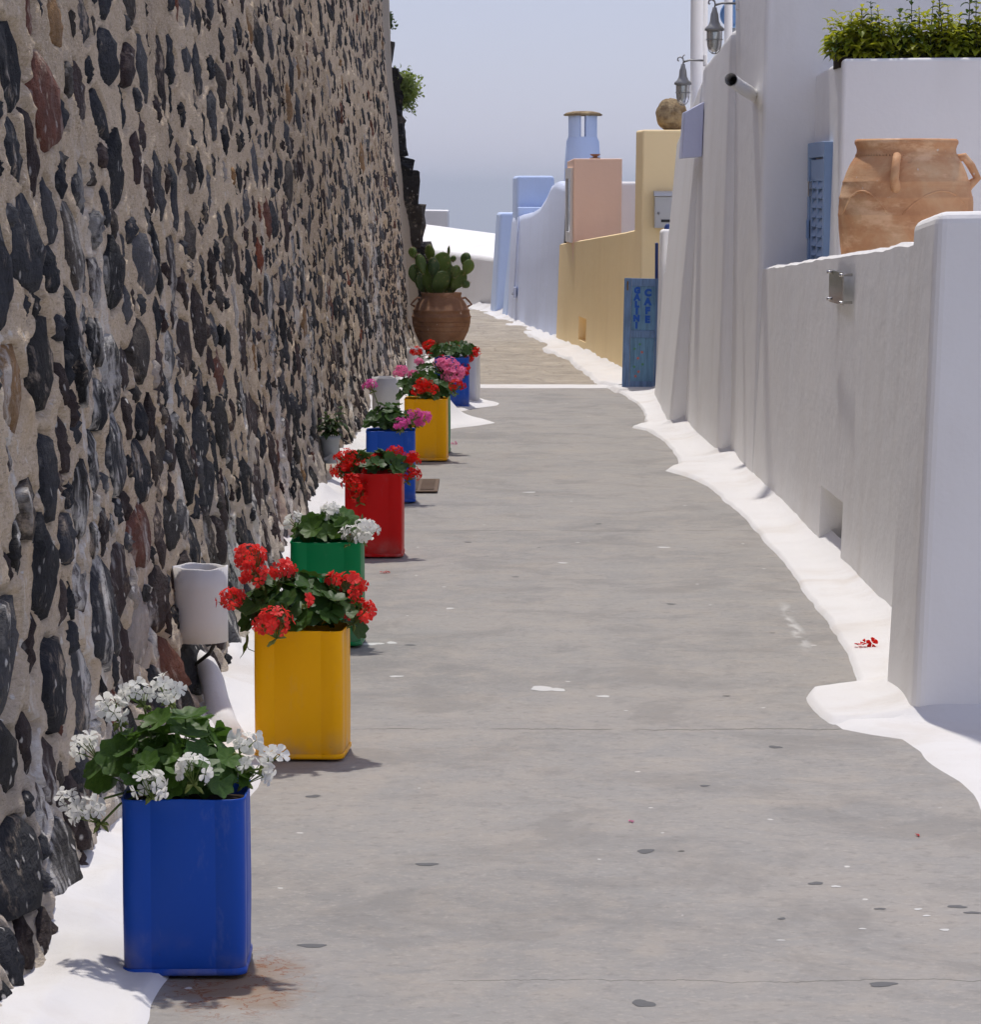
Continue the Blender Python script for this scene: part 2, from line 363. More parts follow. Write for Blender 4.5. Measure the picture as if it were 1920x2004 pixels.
def M_terra(name, c1, c2, c3):
    n = N(name)
    z = n.sep()[2]
    a = n.noise(4, 6, 0.65, 0.4); band = n.noise(1, 3, 0.6, vec=n.map((2, 2, 30))); g = n.noise(60, 3)
    base = n.ramp(a, [(0.32, c1), (0.5, c2), (0.7, c3)])
    base = n.mix(n.math('MULTIPLY', n.smooth(band, 0.5, 0.7), 0.3), base, c1)
    base = n.mix(n.math('MULTIPLY', n.smooth(n.noise(7, 6, 0.7, vec=n.map((1, 1, 1), (2, 5, 1))), 0.60, 0.74), 0.45), base, (0.12, 0.08, 0.05))
    base = n.mix(n.math('MULTIPLY', n.smooth(n.noise(24, 3), 0.71, 0.74), 0.8), base, (0.68, 0.62, 0.55))
    base = n.mix(n.math('MULTIPLY', n.smooth(n.noise(1, 6, 0.7, vec=n.map((3, 3, 7), (1, 1, 4))), 0.52, 0.66), 0.55), base, tuple(min(1, q * 1.25 + .06) for q in c3))
    n.bump(n.math('ADD', n.math('MULTIPLY', band, 0.8), n.math('ADD', n.math('MULTIPLY', g, 0.3), a)), 0.35, 0.01)
    return n.fin(base, 0.8, spec=0.2)
TERRA = M_terra("terracotta_orange", (0.47, 0.215, 0.10), (0.60, 0.32, 0.16), (0.68, 0.46, 0.27))
TERRA2 = M_terra("terracotta_brown", (0.17, 0.085, 0.048), (0.24, 0.125, 0.07), (0.30, 0.175, 0.105))

# ------------------------------------------------------------------ setting: sea, hillside, path, white strips
n = N("sea_water"); n.bump(n.noise(0.02, 6, 0.6), 0.4, 2.0)
SEA = n.fin((0.03, 0.07, 0.13), 0.25, spec=0.5)
mb = MB(); mb.add([(-30000, -2000, -220), (30000, -2000, -220), (30000, 42000, -220), (-30000, 42000, -220)], [(0, 1, 2, 3)])
tag(mb.build("sea", SEA, smooth=False), kind="structure")

n = N("dry_hillside"); HILL = n.fin(n.mix(n.noise(0.3, 6, 0.7), (0.20, 0.16, 0.11), (0.11, 0.10, 0.07)), 0.95, spec=0.1)
gx = np.concatenate([np.linspace(-260, -4, 40), np.linspace(-3, -1.5, 7), np.linspace(-1.38, 3, 10), np.linspace(4, 260, 40)]); gy = np.concatenate([np.linspace(-40, 52, 47), np.linspace(54, 420, 50)])
GX, GY = np.meshgrid(gx, gy, indexing='ij')
Z = np.where(GX < -1.45, np.clip((-1.45 - GX) * 6, 0, 3.2) + np.clip(-GX - 4, 0, 60) * 0.25, -0.05)
Z = np.where(GX > 3.2, -0.05 - (GX - 3.2) * 0.75, Z)
Z = np.where(GY > 47, np.minimum(Z, 3) - (GY - 47) * 0.62, Z)
Z = np.where((GY > 33.0) & (GX < -1.45) & (GX > -3.2), np.minimum(Z, -0.05 - np.clip(GY - 47, 0, 1e9) * 0.62), Z)
Z = np.maximum(Z + fbm(GX * 0.05, GY * 0.05) * np.clip(np.hypot(GX, GY - 20) - 45, 0, 60) * 0.15, -219.6)
tag(link("hillside", grid_mesh("hillside", np.stack([GX, GY, Z], -1), flip=True), HILL), kind="structure")

# left wall foot line and right strip lines, in metres
LFY = np.array([0, 6, 7.8, 11, 18, 22, 27, 31.7, 34]); LFX = np.array([-.95, -.94, -.90, -.885, -.865, -.85, -.785, -.76, -.74])
def lfoot(y): return np.interp(y, LFY, LFX)
RO = np.array([(0, 1.25), (6.0, 1.2), (7.85, 1.183), (8.26, 1.2), (9.0, 1.165), (9.2, 1.14), (9.29, 1.05), (9.38, .985), (9.6, .965), (9.95, .962), (10.1, .985), (10.17, 1.07), (10.22, 1.13), (10.37, 1.15), (11.5, 1.19), (12.63, 1.211), (13.9, 1.215),
               (15.24, 1.191), (16.6, 1.15), (17.5, 1.10), (17.85, 1.03), (18.1, .96), (18.3, 1.0), (18.45, 1.06), (19.3, 1.07), (20.4, 1.055), (21.1, 1.0), (21.38, .915), (21.6, .97), (21.75, 1.035), (23.0, 1.06), (23.9, 1.047), (24.7, 1.0), (25.1, .96), (25.48, .93), (25.7, .90)])
RI = np.array([(0, 2.6), (9.44, 2.6), (9.46, 1.30), (10.1, 1.30), (10.2, 1.50), (12, 1.49), (14, 1.47), (17.4, 1.44), (18.84, 1.43), (18.86, 1.34), (21.19, 1.29), (21.21, 1.20), (24.3, 1.27), (25.0, 1.32), (25.7, 1.36)])
FO = np.array([(25.7, .98), (25.96, .84), (28, .77), (29.8, .70), (31.0, .58), (31.72, .482), (32.1, .53), (32.57, .55), (35.16, .339), (37.9, .126), (41.4, -.157), (43.5, -.55)])
FI = np.array([(25.7, 1.36), (26.3, 1.25), (27.6, 1.14), (33.3, .74), (34.2, .72), (38.5, .27), (41.0, .10), (43.5, -.45)])

def strip(name, ys, xo, xi, hw, nx=26, seed=0, wob=0.012, extra=None):
    xo = xo + fbm(ys * (2.2 if ys[0] < 20 else 0.9), ys * 0 + seed, 4, seed) * wob * 2
    t = np.linspace(0, 1, nx)[None, :] ** 0.8
    X = xo[:, None] * (1 - t) + xi[:, None] * t; Y = np.repeat(ys[:, None], nx, 1)
    dist = np.abs(xi[:, None] - X)
    Zt = 0.0035 + 0.006 * np.clip(t * 12, 0, 1) + hw[:, None] * np.clip(1 - dist / 0.16, 0, 1) ** 2.2 + 0.012 * t
    Zt = Zt + fbm(X * 5, Y * 5, 3, seed + 2) * 0.005 * np.clip(t * 6, 0, 1)
    if extra is not None: Zt = Zt + extra(X, Y)
    Zt[:, 0] = -0.01
    return grid_mesh(name, np.stack([X, Y, Zt], -1), flip=(xi[0] < xo[0]) is False)

# concrete path
ys = np.arange(-1, 25.82, 0.1); xs = np.linspace(-1.1, 1.5, 40); YY, XX = np.meshgrid(ys, xs, indexing='ij')
path = tag(link("path", grid_mesh("path", np.stack([XX, YY, fbm(XX * 1.2, YY * 1.2, 3, 5) * 0.004 - 0.003], -1), flip=True), CONCRETE), kind="structure")
GUM = M_simple("trodden_gum", (0.14, 0.14, 0.142), .9, 0, .2, 60); DRIP = M_simple("whitewash_drip", (0.62, 0.61, 0.59), .8, 0, .1, 60)
def spots(name, pts, mat):
    for i, (px, py, r) in enumerate(pts):
        rr = random.Random(i * 7 + len(name)); ph = [rr.uniform(0, 6.28) for _ in range(3)]; nb = 18; m = MB()
        ex = rr.uniform(.85, 1.2)
        V = [(0, 0, .0012)] + [(r * ex * q * math.cos(a), r / ex * q * math.sin(a), .0008) for a in np.arange(nb) * 2 * math.pi / nb for q in [1 + .16 * math.sin(2 * a + ph[0]) + .12 * math.sin(3 * a + ph[1]) + .08 * math.sin(5 * a + ph[2])]]
        m.add(V, [(0, k + 1, (k + 1) % nb + 1) for k in range(nb)]); m.build(name, mat, path, False, loc=(px, py, float(fbm(np.array(px * 1.2), np.array(py * 1.2), 3, 5)) * .004 - .003))
spots("gum_spot", [(-.146, 7.467, .021), (.363, 7.605, .022), (.765, 6.318, .023), (.291, 6.16, .024), (-.366, 6.654, .022), (-.453, 8.321, .018), (.792, 9.069, .02), (.727, 7.254, .016),
       (1.008, 7.011, .017), (1.033, 6.949, .014), (.557, 8.47, .013), (.839, 6.99, .010), (-.274, 11.135, .017), (.675, 12.23, .017), (.1, 13.1, .015), (.5, 15.2, .018), (-.1, 14.4, .016), (.62, 6.9, .009)], GUM)
spots("paint_drip", [(.164, 10.141, .045), (.205, 10.12, .03), (.345, 9.99, .020), (-.405, 11.16, .035), (-.338, 11.19, .022), (.768, 7.221, .010), (.92, 6.985, .009), (.95, 6.783, .010), (.93, 6.92, .008), (.78, 6.8, .007), (.6, 6.7, .007), (-.3, 10.4, .02), (.3, 13.6, .02), (.75, 14.2, .025), (.2, 16.8, .03), (-.15, 12.1, .018)], DRIP)
# old paving beyond, with low steps
ys = np.arange(25.78, 46, 0.08); xs = np.linspace(-2.4, 1.5, 60); YY, XX = np.meshgrid(ys, xs, indexing='ij')
yw = YY + fbm(XX * 1.5, YY * 0.3, 3, 8) * 0.35
ZZ = 0.002 + 0.012 * (np.clip((yw - 31.6) / 0.1, 0, 1) + np.clip((yw - 35.2) / 0.1, 0, 1)) + fbm(XX * 2.5, YY * 2.5, 4, 9) * 0.018
ZZ = np.where(YY > 44.5, ZZ - 0.06, ZZ)
tag(link("paved_path", grid_mesh("paved_path", np.stack([XX, YY, ZZ - 0.004], -1), flip=True), OLDPATH), kind="structure")
# right strips
ys = np.arange(9.40, 25.72, 0.025)
rx = np.interp(ys, RO[:, 0], RO[:, 1]); ri = np.interp(ys, RI[:, 0], RI[:, 1]); ri = np.where(ys < 9.47, 1.30, ri)
def rextra(X, Y):
    h = 0.0015 - 0.04 * np.clip(1 - (Y - 9.40) / .10, 0, 1)
    for (px, py, a) in ((1.24, 9.75, .02), (1.33, 18.6, .03), (1.18, 21.0, .03)):
        h = h + a * np.exp(-((X - px) / .10) ** 2 - ((Y - py) / .28) ** 2)
    return h
tag(link("whitewashed_kerb", strip("whitewashed_kerb", ys, rx, ri, 0.055 * np.clip((ys - 9.42) / .25, 0, 1), 40, 1, extra=rextra), WHITEG), kind="structure")
ys = np.concatenate([np.arange(0, 8.8, 0.06), np.arange(8.8, 9.56, 0.02)])
tag(link("whitewashed_forecourt", strip("whitewashed_forecourt", ys, np.interp(ys, RO[:, 0], RO[:, 1]), np.full(len(ys), 2.6), np.zeros(len(ys)), 60, 1, extra=lambda X, Y: 0.05 * np.clip(1 - (9.51 - Y) / .13, 0, 1) ** 2.2 * np.clip((X - 1.16) / .12, 0, 1)), WHITEG), kind="structure")
ys = np.arange(25.7, 43.5, 0.05)
tag(link("whitewashed_kerb_beyond", strip("whitewashed_kerb_beyond", ys, np.interp(ys, FO[:, 0], FO[:, 1]), np.interp(ys, FI[:, 0], FI[:, 1]), np.full(len(ys), 0.06), 26, 4, 0.016, extra=lambda X, Y: 0.012 + fbm(X * 3, Y * 3, 3, 3) * 0.03), WHITEG), kind="structure")
# left strip with the two mounds that run out across the path
LO = np.array([(0, -.62), (6, -.633), (7.9, -.60), (9.3, -.59), (10.4, -.60), (12.5, -.57), (15, -.58), (19, -.55), (20.6, -.45), (21.3, -.22), (21.55, -.04), (21.8, .05), (22.1, -.02), (22.35, -.16), (22.9, -.20), (23.3, -.10), (23.6, .06), (23.85, .085), (24.2, -.05), (24.6, -.22), (26, -.35), (30, -.42), (31.5, -.5)])
ys = np.concatenate([np.arange(0, 5.5, 0.1), np.arange(5.5, 31.4, 0.03)])
lo = np.interp(ys, LO[:, 0], LO[:, 1])
def lextra(X, Y):
    h = 0.20 * np.exp(-((X + .36) / .13) ** 2 - ((Y - 22.05) / .38) ** 2) + 0.16 * np.exp(-((X + .30) / .13) ** 2 - ((Y - 24.1) / .35) ** 2)
    h = h + 0.035 * np.clip((-.70 - X) / .12, 0, 1) ** 1.5 * (1 + fbm(X * 4, Y * 2.3, 3, 11) * 1.4)
    return np.maximum(h, 0)
tag(link("whitewashed_gutter", strip("whitewashed_gutter", ys, lo, lfoot(ys) - 0.10, np.full(len(ys), 0.11), 36, 6, 0.014, extra=lextra), WHITEG), kind="structure")
# white painted line across the path and the pale threshold at the board
xs = np.linspace(-.2, .98, 60); ln = np.stack([np.stack([xs, 25.66 + fbm(xs * 3, xs * 0, 3, 2) * .05, np.full(60, -.004)], -1), np.stack([xs, 25.88 + fbm(xs * 3, xs * 0 + 5, 3, 3) * .05, np.full(60, .012)], -1)], 0)
tag(link("painted_line", grid_mesh("painted_line", ln, flip=True), WHITEG), kind="structure")

# ------------------------------------------------------------------ the rubble wall on the left
wall = empty("stone_wall", (-.9, 6, 0), "tall rubble wall of dark lava stones set in sandy mortar", "wall")
OFF = Vector((.9, -6, 0))
def wx(y, z):
    y = np.asarray(y, float); z = np.asarray(z, float)
    b = lfoot(y) - 0.08 * z + fbm(y * 0.8, z * 0.8, 3, 21) * 0.035
    return b + 0.05 * np.clip(1 - z / 0.35, 0, 1) ** 1.5 * (0.6 + 1.6 * (vnoise(y * 1.1, z * 2, 31) + 0.3))
rs = np.random.RandomState(11)
PAL = [(.030, .032, .037), (.022, .023, .026), (.045, .047, .053), (.055, .040, .038), (.060, .046, .044), (.085, .085, .090), (.038, .036, .035), (.070, .060, .052), (.048, .033, .032), (.036, .038, .045)]
stones = []
SZ = []                                           # dart throwing, large stones first, so courses stay irregular
for cnt, a0, a1, b0, b1 in ((1300, .14, .24, .082, .132), (6600, .09, .18, .060, .115), (22000, .06, .12, .040, .085), (27000, .030, .07, .025, .055)):
    for _ in range(cnt): SZ.append((rs.uniform(a0, a1), rs.uniform(b0, b1)))
cells = {}
for (a, b) in SZ:
    y = rs.uniform(2.4, 31.45); z = rs.uniform(.03, 3.52)
    if rs.rand() < 0.45 * np.clip((z - .9) / 1.6, 0, 1): continue
    if float(fbm(np.array(y * .55), np.array(z * .8), 2, 41)) > .36 and rs.rand() < .8: continue
    g = rs.uniform(.004, .018) + .012 * float(np.clip((z - 1.0) / 1.2, 0, 1)); ci, cj_ = int(y / .62), int(z / .3); ok = True
    for i in (ci - 1, ci, ci + 1):
        for j in (cj_ - 1, cj_, cj_ + 1):
            for q in cells.get((i, j), ()):
                if (abs(y - q[0]) / (a + q[2] + g)) ** 2.0 + (abs(z - q[1]) / (b + q[3] + g)) ** 2.0 < float(np.interp(z, [0, .9, 1.6, 2.2], [.72, .76, .88, 1.0])): ok = False; break
            if not ok: break
        if not ok: break
    if not ok: continue
    cells.setdefault((ci, cj_), []).append((y, z, a, b))
    k_ = rs.randint(5, 9); ca_ = np.sort((np.arange(k_) + rs.uniform(-.32, .32, k_)) * 2 * math.pi / k_ + rs.uniform(0, .6)); ca_ = np.sort(np.mod(ca_, 2 * math.pi))
    stones.append(dict(ca=ca_, cr=rs.uniform(.88, 1.22, k_), y=y, z=z, a=a * 1.03, b=b * 1.03, rot=rs.normal(0, .22), p=rs.uniform(1.15, 2.3), ph=rs.uniform(0, 6.28, 4), am=rs.uniform(.05, .14), o=rs.uniform(-.003, .016) - .009 * float(np.clip((y - 9) / 10, 0, 1)),
                       c=np.array(PAL[rs.randint(len(PAL))]) * rs.uniform(.5, 1.05) if rs.rand() > .055 else [(.16, .045, .022), (.12, .05, .035), (.30, .27, .24), (.22, .13, .06)][rs.randint(4)]))
# a few large stones low down near the camera
def R_of(s, th):
    """radius of an irregular rounded polygon in the stone's own stretched space"""
    th = np.mod(np.asarray(th, float), 2 * math.pi); ca = s['ca']; cr = s['cr']; k = len(ca)
    i = np.searchsorted(ca, th, side='right') - 1
    t1 = np.where(i < 0, ca[-1] - 2 * math.pi, ca[i]); r1 = np.where(i < 0, cr[-1], cr[i]); j = (i + 1) % k
    t2 = np.where(i + 1 >= k, ca[0] + 2 * math.pi, ca[j]); r2 = cr[j]
    r = r1 * r2 * np.sin(t2 - t1) / (r1 * np.sin(th - t1) + r2 * np.sin(t2 - th))
    return r * (1 + s['am'] * .35 * (np.sin(5 * th + s['ph'][2]) + .7 * np.sin(9 * th + s['ph'][3])))
def stone_geo(s):
    nb = 18; th = np.arange(nb) * 2 * math.pi / nb; Rr = R_of(s, th)
    V = []
    tilt = rs.normal(0, .05, 2)
    for k, (sc, dep) in enumerate(((1.06, -.030), (.94, s['o'] - .006), (.60, s['o'] + .003))):
        jit = rs.normal(0, 1, nb) * (.0, .002, .003)[k]; sj = 1 + rs.normal(0, .05, nb) * (k > 0)
        u = np.cos(th) * Rr * s['a'] * sc * sj; v = np.sin(th) * Rr * s['b'] * sc * sj
        cu, su = math.cos(s['rot']), math.sin(s['rot'])
        yy = s['y'] + u * cu - v * su * .5; zz = s['z'] + u * su * .5 + v * cu
        V.append(np.stack([wx(yy, zz) + dep + jit + tilt[0] * u * (k > 0) + tilt[1] * v * (k > 0), yy, zz], -1))
    cc = np.array([[float(wx(s['y'], s['z'])) + s['o'] + rs.normal(0, .003), s['y'], s['z']]])
    V = np.concatenate(V + [cc]); F = []
    for k in range(2):
        for j in range(nb): F.append((k * nb + j, k * nb + (j + 1) % nb, (k + 1) * nb + (j + 1) % nb, (k + 1) * nb + j))
    for j in range(nb): F.append((2 * nb + j, 2 * nb + (j + 1) % nb, 3 * nb))
    return V, F
def setcol(me, c):
    at = me.color_attributes.new("Col", 'FLOAT_COLOR', 'POINT')
    arr = np.ones((len(me.vertices), 4), np.float32); arr[:, :3] = c; at.data.foreach_set("color", arr.reshape(-1))
def proj_area(s):
    zt = 1.54 + .058 * s['y']
    vis = 1.0 if (s['z'] < zt and s['y'] > 6.0) else 0.0
    return vis * s['a'] * s['b'] / s['y'] ** 3
for s in stones: s['geo'] = stone_geo(s)
order = sorted(range(len(stones)), key=lambda i: -proj_area(stones[i]))
big = order[:300]; rest = order[300:]
for i in big:
    V, F = stones[i]['geo']; c0 = V[-1].copy()
    me = mesh("stone", V - c0, F, True); setcol(me, stones[i]['c'])
    o = link("stone", me, STONE, wall); o.location = Vector(c0) + OFF
Vs, Fs, Cs = [], [], []; b = 0
for i in rest:
    V, F = stones[i]['geo']; Vs.append(V); Fs += [tuple(b + k for k in f) for f in F]; Cs.append(np.repeat([stones[i]['c']], len(V), 0)); b += len(V)
me = mesh("small_stones", np.concatenate(Vs), Fs, True); setcol(me, np.concatenate(Cs))
o = tag(link("small_stones", me, STONE, wall), kind="stuff"); o.location = OFF
# mortar sheet, pressed up round the stones
ys = np.concatenate([np.arange(2.2, 5.2, .022), np.exp(np.arange(math.log(5.2), math.log(32.3), 0.0021))]); zs = np.concatenate([np.arange(-.06, 2.4, .009), np.arange(2.4, 3.56, .014)])
Y, Zg = np.meshgrid(ys, zs, indexing='ij')
rec = np.full(Y.shape, 9.0)
for s in stones:
    i0, i1 = np.searchsorted(ys, (s['y'] - s['a'] * 1.7, s['y'] + s['a'] * 1.7)); j0, j1 = np.searchsorted(zs, (s['z'] - s['b'] * 1.9, s['z'] + s['b'] * 1.9))
    if i1 <= i0 or j1 <= j0: continue
    dy = Y[i0:i1, j0:j1] - s['y']; dz = Zg[i0:i1, j0:j1] - s['z']; cu, su = math.cos(s['rot']), math.sin(s['rot'])
    u = (dy * cu + dz * su) / s['a']; v = (dz * cu - dy * su * .5) / s['b']
    rr = np.hypot(u, v) / R_of(s, np.arctan2(v, u))
    rec[i0:i1, j0:j1] = np.minimum(rec[i0:i1, j0:j1], rr)
rec = rec + fbm(Y * 9, Zg * 16, 3, 51) * .16
t = np.clip((rec - .90) / .14, 0, 1); t = t * t * (3 - 2 * t)
hgt = -.022 * (1 - t) + .004 * np.exp(-((rec - 1.12) / .12) ** 2)
nearw = np.clip((31.9 - Y) / .6, 0, 1)
hgt = hgt + (fbm(Y * 7, Zg * 11, 4, 61) * .010 + fbm(Y * 28, Zg * 38, 3, 71) * .0075) * (0.35 + .65 * nearw)
hgt = hgt + np.clip(.45 - Zg, 0, .45) * fbm(Y * 3.2, Zg * 5, 3, 81) * .09
V = np.stack([wx(Y, Zg) + hgt, Y, Zg], -1)
o = link("mortar", grid_mesh("mortar", V), MORTAR, wall); o.location = OFF
mb = MB()
for k in range(14):
    y0, y1 = 2.2 + k * 2.15, 2.2 + (k + 1) * 2.15
    xa, xb = float(wx(y0, 3.5)) + .01, float(wx(y1, 3.5)) + .01
    mb.hexa([(xa - .55, y0, 3.3), (xa, y0, 3.47), (xb, y1, 3.47), (xb - .55, y1, 3.3), (xa - .55, y0, 3.62), (xa - .02, y0, 3.60), (xb - .02, y1, 3.60), (xb - .55, y1, 3.62)])
o = mb.build("coping", MORTAR, wall); o.location = OFF
# dark ragged end of the wall, built of loose blocks
butt = empty("stone_buttress", (-.6, 33, 0), "dark ragged end of the rubble wall with loose black blocks", "wall")
BO = Vector((.6, -33, 0))
OX = lambda z: np.interp(z, [0, .98, 1.34, 1.7, 2.22, 2.74, 3.1, 3.4, 3.8], [-.42, -.60, -.675, -.75, -.88, -.925, -1.01, -1.11, -1.2])
def rough_block(c, sz, seed, jit=.16, sub=3):
    bm = bmesh.new(); bmesh.ops.create_cube(bm, size=1.0); bmesh.ops.subdivide_edges(bm, edges=bm.edges[:], cuts=sub, use_grid_fill=True)
    r = random.Random(seed); ph = [r.uniform(0, 6.28) for _ in range(9)]
    for v in bm.verts:
        p = v.co.copy(); q = p.normalized() * .62
        p = p.lerp(q, .14)
        for k in range(3): p[k] += jit * .25 * (math.sin(p[(k + 1) % 3] * 7 + ph[k]) + math.sin(p[(k + 2) % 3] * 11 + ph[k + 3])) * .5 + r.gauss(0, jit * .12)
        v.co = Vector((p[0] * sz[0], p[1] * sz[1], p[2] * sz[2]))
    me = bpy.data.meshes.new("stone"); bm.to_mesh(me); bm.free()
    return me
zz = .05; k = 0; rb = random.Random(5)
while zz < 3.55:
    h = rb.choice([.10, .14, .2, .26, .32, .36]); xo = float(OX(zz + h / 2)) + rb.uniform(-.035, .02); wd = rb.uniform(.26, .42)
    me = rough_block((0, 0, 0), (wd, .5, h * 1.22), k); setcol(me, rb.choice([(.018, .018, .02), (.022, .021, .021), (.03, .028, .027), (.05, .043, .036)]))
    o = link("stone", me, STONE, butt); o.location = Vector((xo - wd / 2, 32.75, zz + h / 2)) + BO; o.rotation_euler = (rb.gauss(0, .05), rb.gauss(0, .08), rb.gauss(0, .1))
    if rb.random() < .6:
        me = rough_block((0, 0, 0), (.16, .3, h * .7), k + 100); setcol(me, (.10, .08, .06))
        o = link("stone", me, STONE, butt); o.location = Vector((xo - wd - .02, 32.62, zz + h / 2)) + BO
    zz += h + rb.uniform(.0, .03); k += 1
zc = np.linspace(-.05, 3.6, 60); prof = []
for zv in zc:
    xo = float(OX(zv)) - .06
    prof.append([(-1.9, 32.2, zv), (float(wx(32.2, zv)) - .02, 32.2, zv), (float(wx(32.2, zv)) + .02, 32.42, zv), (xo - .06 + vnoise(zv * 5, 1) * .06, 32.62, zv), (xo, 32.75, zv), (xo - .03, 33.3, zv), (-1.9, 33.4, zv)])
o = link("mortar", grid_mesh("buttress_mortar", np.array(prof), flip=True), MORTAR, butt); o.location = BO

# ------------------------------------------------------------------ right side: plastered walls
def plaster(name, c, mat, parent=None, off=(0, 0, 0), bev=.03, sub=4, disp=.006, scale=.5):
    mb = MB(); mb.hexa([tuple(Vector(p) + Vector(off)) for p in c]); o = mb.build(name, mat, parent, smooth=True, bev=bev, segs=4)
    if sub:
        s = o.modifiers.new("sub", 'SUBSURF'); s.subdivision_type = 'SIMPLE'; s.levels = sub; s.render_levels = sub
        tx = bpy.data.textures.get("clouds%g" % scale) or bpy.data.textures.new("clouds%g" % scale, 'CLOUDS'); tx.noise_scale = scale; tx.noise_depth = 3
        d = o.modifiers.new("disp", 'DISPLACE'); d.texture = tx; d.strength = disp; d.mid_level = .5; d.texture_coords = 'GLOBAL'
    return o
def hx(x0b, x1b, y0, y1, z0, z1, x0t=None, x1t=None, y0t=None, y1t=None):
    x0t = x0b if x0t is None else x0t; x1t = x1b if x1t is None else x1t; y0t = y0 if y0t is None else y0t; y1t = y1 if y1t is None else y1t
    return [(x0b, y0, z0), (x1b, y0, z0), (x1b, y1, z0), (x0b, y1, z0), (x0t, y0t, z1), (x1t, y0t, z1), (x1t, y1t, z1), (x0t, y1t, z1)]

pil = plaster("gate_pillar", [(1.225, 9.49, -.03), (2.7, 9.49, -.03), (2.7, 10.06, -.03), (1.211, 10.05, -.03), (1.284, 9.55, 1.475), (2.7, 9.55, 1.49), (2.7, 10.05, 1.475), (1.284, 10.05, 1.445)], WHITE, bev=.035, disp=.008, scale=.6)
tag(pil, "thick white plastered pillar at the right edge, nearest the camera", "pillar")

# parapet with a niche at its foot
def niche_wall(name, ys, xof, xit, zt, thick, niche, depth, mat, nz=9):
    """ys: breakpoints; xof/xit outer x at foot/top (functions); zt: top z; niche (y0,y1,z0,z1)"""
    y0, y1, z0, z1 = niche
    ys = sorted(set(list(ys) + [y0, y1])); mb = MB(); P = {}
    def pt(y, z, d=0.0):
        T = zt(y); f = z / T
        return (xof(y) * (1 - f) + xit(y) * f + d, y, z)
    rows = [lambda y: -.05, lambda y: z0] if z0 > 0 else [lambda y: -.05]
    rows += [lambda y: z1] + [(lambda y, q=q: z1 + (zt(y) - z1) * q) for q in (.25, .5, .75, .95, .985)]
    nrow = 0 if z0 <= 0 else 1
    for a, b in zip(ys[:-1], ys[1:]):
        for r in range(len(rows) - 1):
            if r == nrow and y0 - 1e-6 <= a and b <= y1 + 1e-6: continue
            mb.add([pt(a, rows[r](a)), pt(b, rows[r](b)), pt(b, rows[r + 1](b)), pt(a, rows[r + 1](a))], [(3, 2, 1, 0)])
        ta, tb = zt(a), zt(b)
        A = [pt(a, ta * .985), (xit(a) + .02, a, ta), (xit(a) + thick - .02, a, ta), (xit(a) + thick, a, ta * .985), (xof(a) + thick, a, -.05)]
        B = [pt(b, tb * .985), (xit(b) + .02, b, tb), (xit(b) + thick - .02, b, tb), (xit(b) + thick, b, tb * .985), (xof(b) + thick, b, -.05)]
        for q in range(4): mb.add([A[q], B[q], B[q + 1], A[q + 1]], [(3, 2, 1, 0)])
    za, zb = max(z0, -.05), z1
    inn = [y for y in ys if y0 - 1e-6 <= y <= y1 + 1e-6]
    for a, b in zip(inn[:-1], inn[1:]):
        mb.add([pt(a, za, depth), pt(b, za, depth), pt(b, zb, depth), pt(a, zb, depth)], [(3, 2, 1, 0)])
        mb.add([pt(a, zb), pt(b, zb), pt(b, zb, depth), pt(a, zb, depth)], [(0, 1, 2, 3)])
        mb.add([pt(a, za), pt(b, za), pt(b, za, depth), pt(a, za, depth)], [(3, 2, 1, 0)])
    mb.add([pt(y0, za), pt(y0, za, depth), pt(y0, zb, depth), pt(y0, zb)], [(0, 1, 2, 3)])
    mb.add([pt(y1, za), pt(y1, za, depth), pt(y1, zb, depth), pt(y1, zb)], [(3, 2, 1, 0)])
    me = mesh(name, mb.v, mb.f, False)
    bm = bmesh.new(); bm.from_mesh(me); bmesh.ops.remove_doubles(bm, verts=bm.verts, dist=.0004); bmesh.ops.recalc_face_normals(bm, faces=bm.faces); bm.to_mesh(me); bm.free()
    me.polygons.foreach_set("use_smooth", [True] * len(me.polygons))
    try: me.set_sharp_from_angle(angle=R(38))
    except Exception: pass
    return link(name, me, mat)
PZ = lambda y: float(np.interp(y, [9.9, 11.51, 13.9, 17.5], [1.43, 1.363, 1.267, 1.126]) + vnoise(y * 3.1, 2.2, 5) * .012 + vnoise(y * 9, 3.3, 6) * .006)
PF = lambda y: float(np.interp(y, [9.9, 12, 13.7, 17.8], [1.455, 1.44, 1.418, 1.388]) + vnoise(y * 1.3, 5, 7) * .012)
PT = lambda y: float(np.interp(y, [9.9, 11.5, 13.9, 17.8], [1.50, 1.488, 1.465, 1.432]) + vnoise(y * 1.3, 8, 9) * .012)
par = niche_wall("parapet_wall", np.arange(9.9, 17.56, .085), PF, PT, PZ, .14, (13.37, 14.15, 0, .27), .11, WHITE)
tag(par, "long low white parapet wall with a niche at its foot and a steel plaque", "wall")

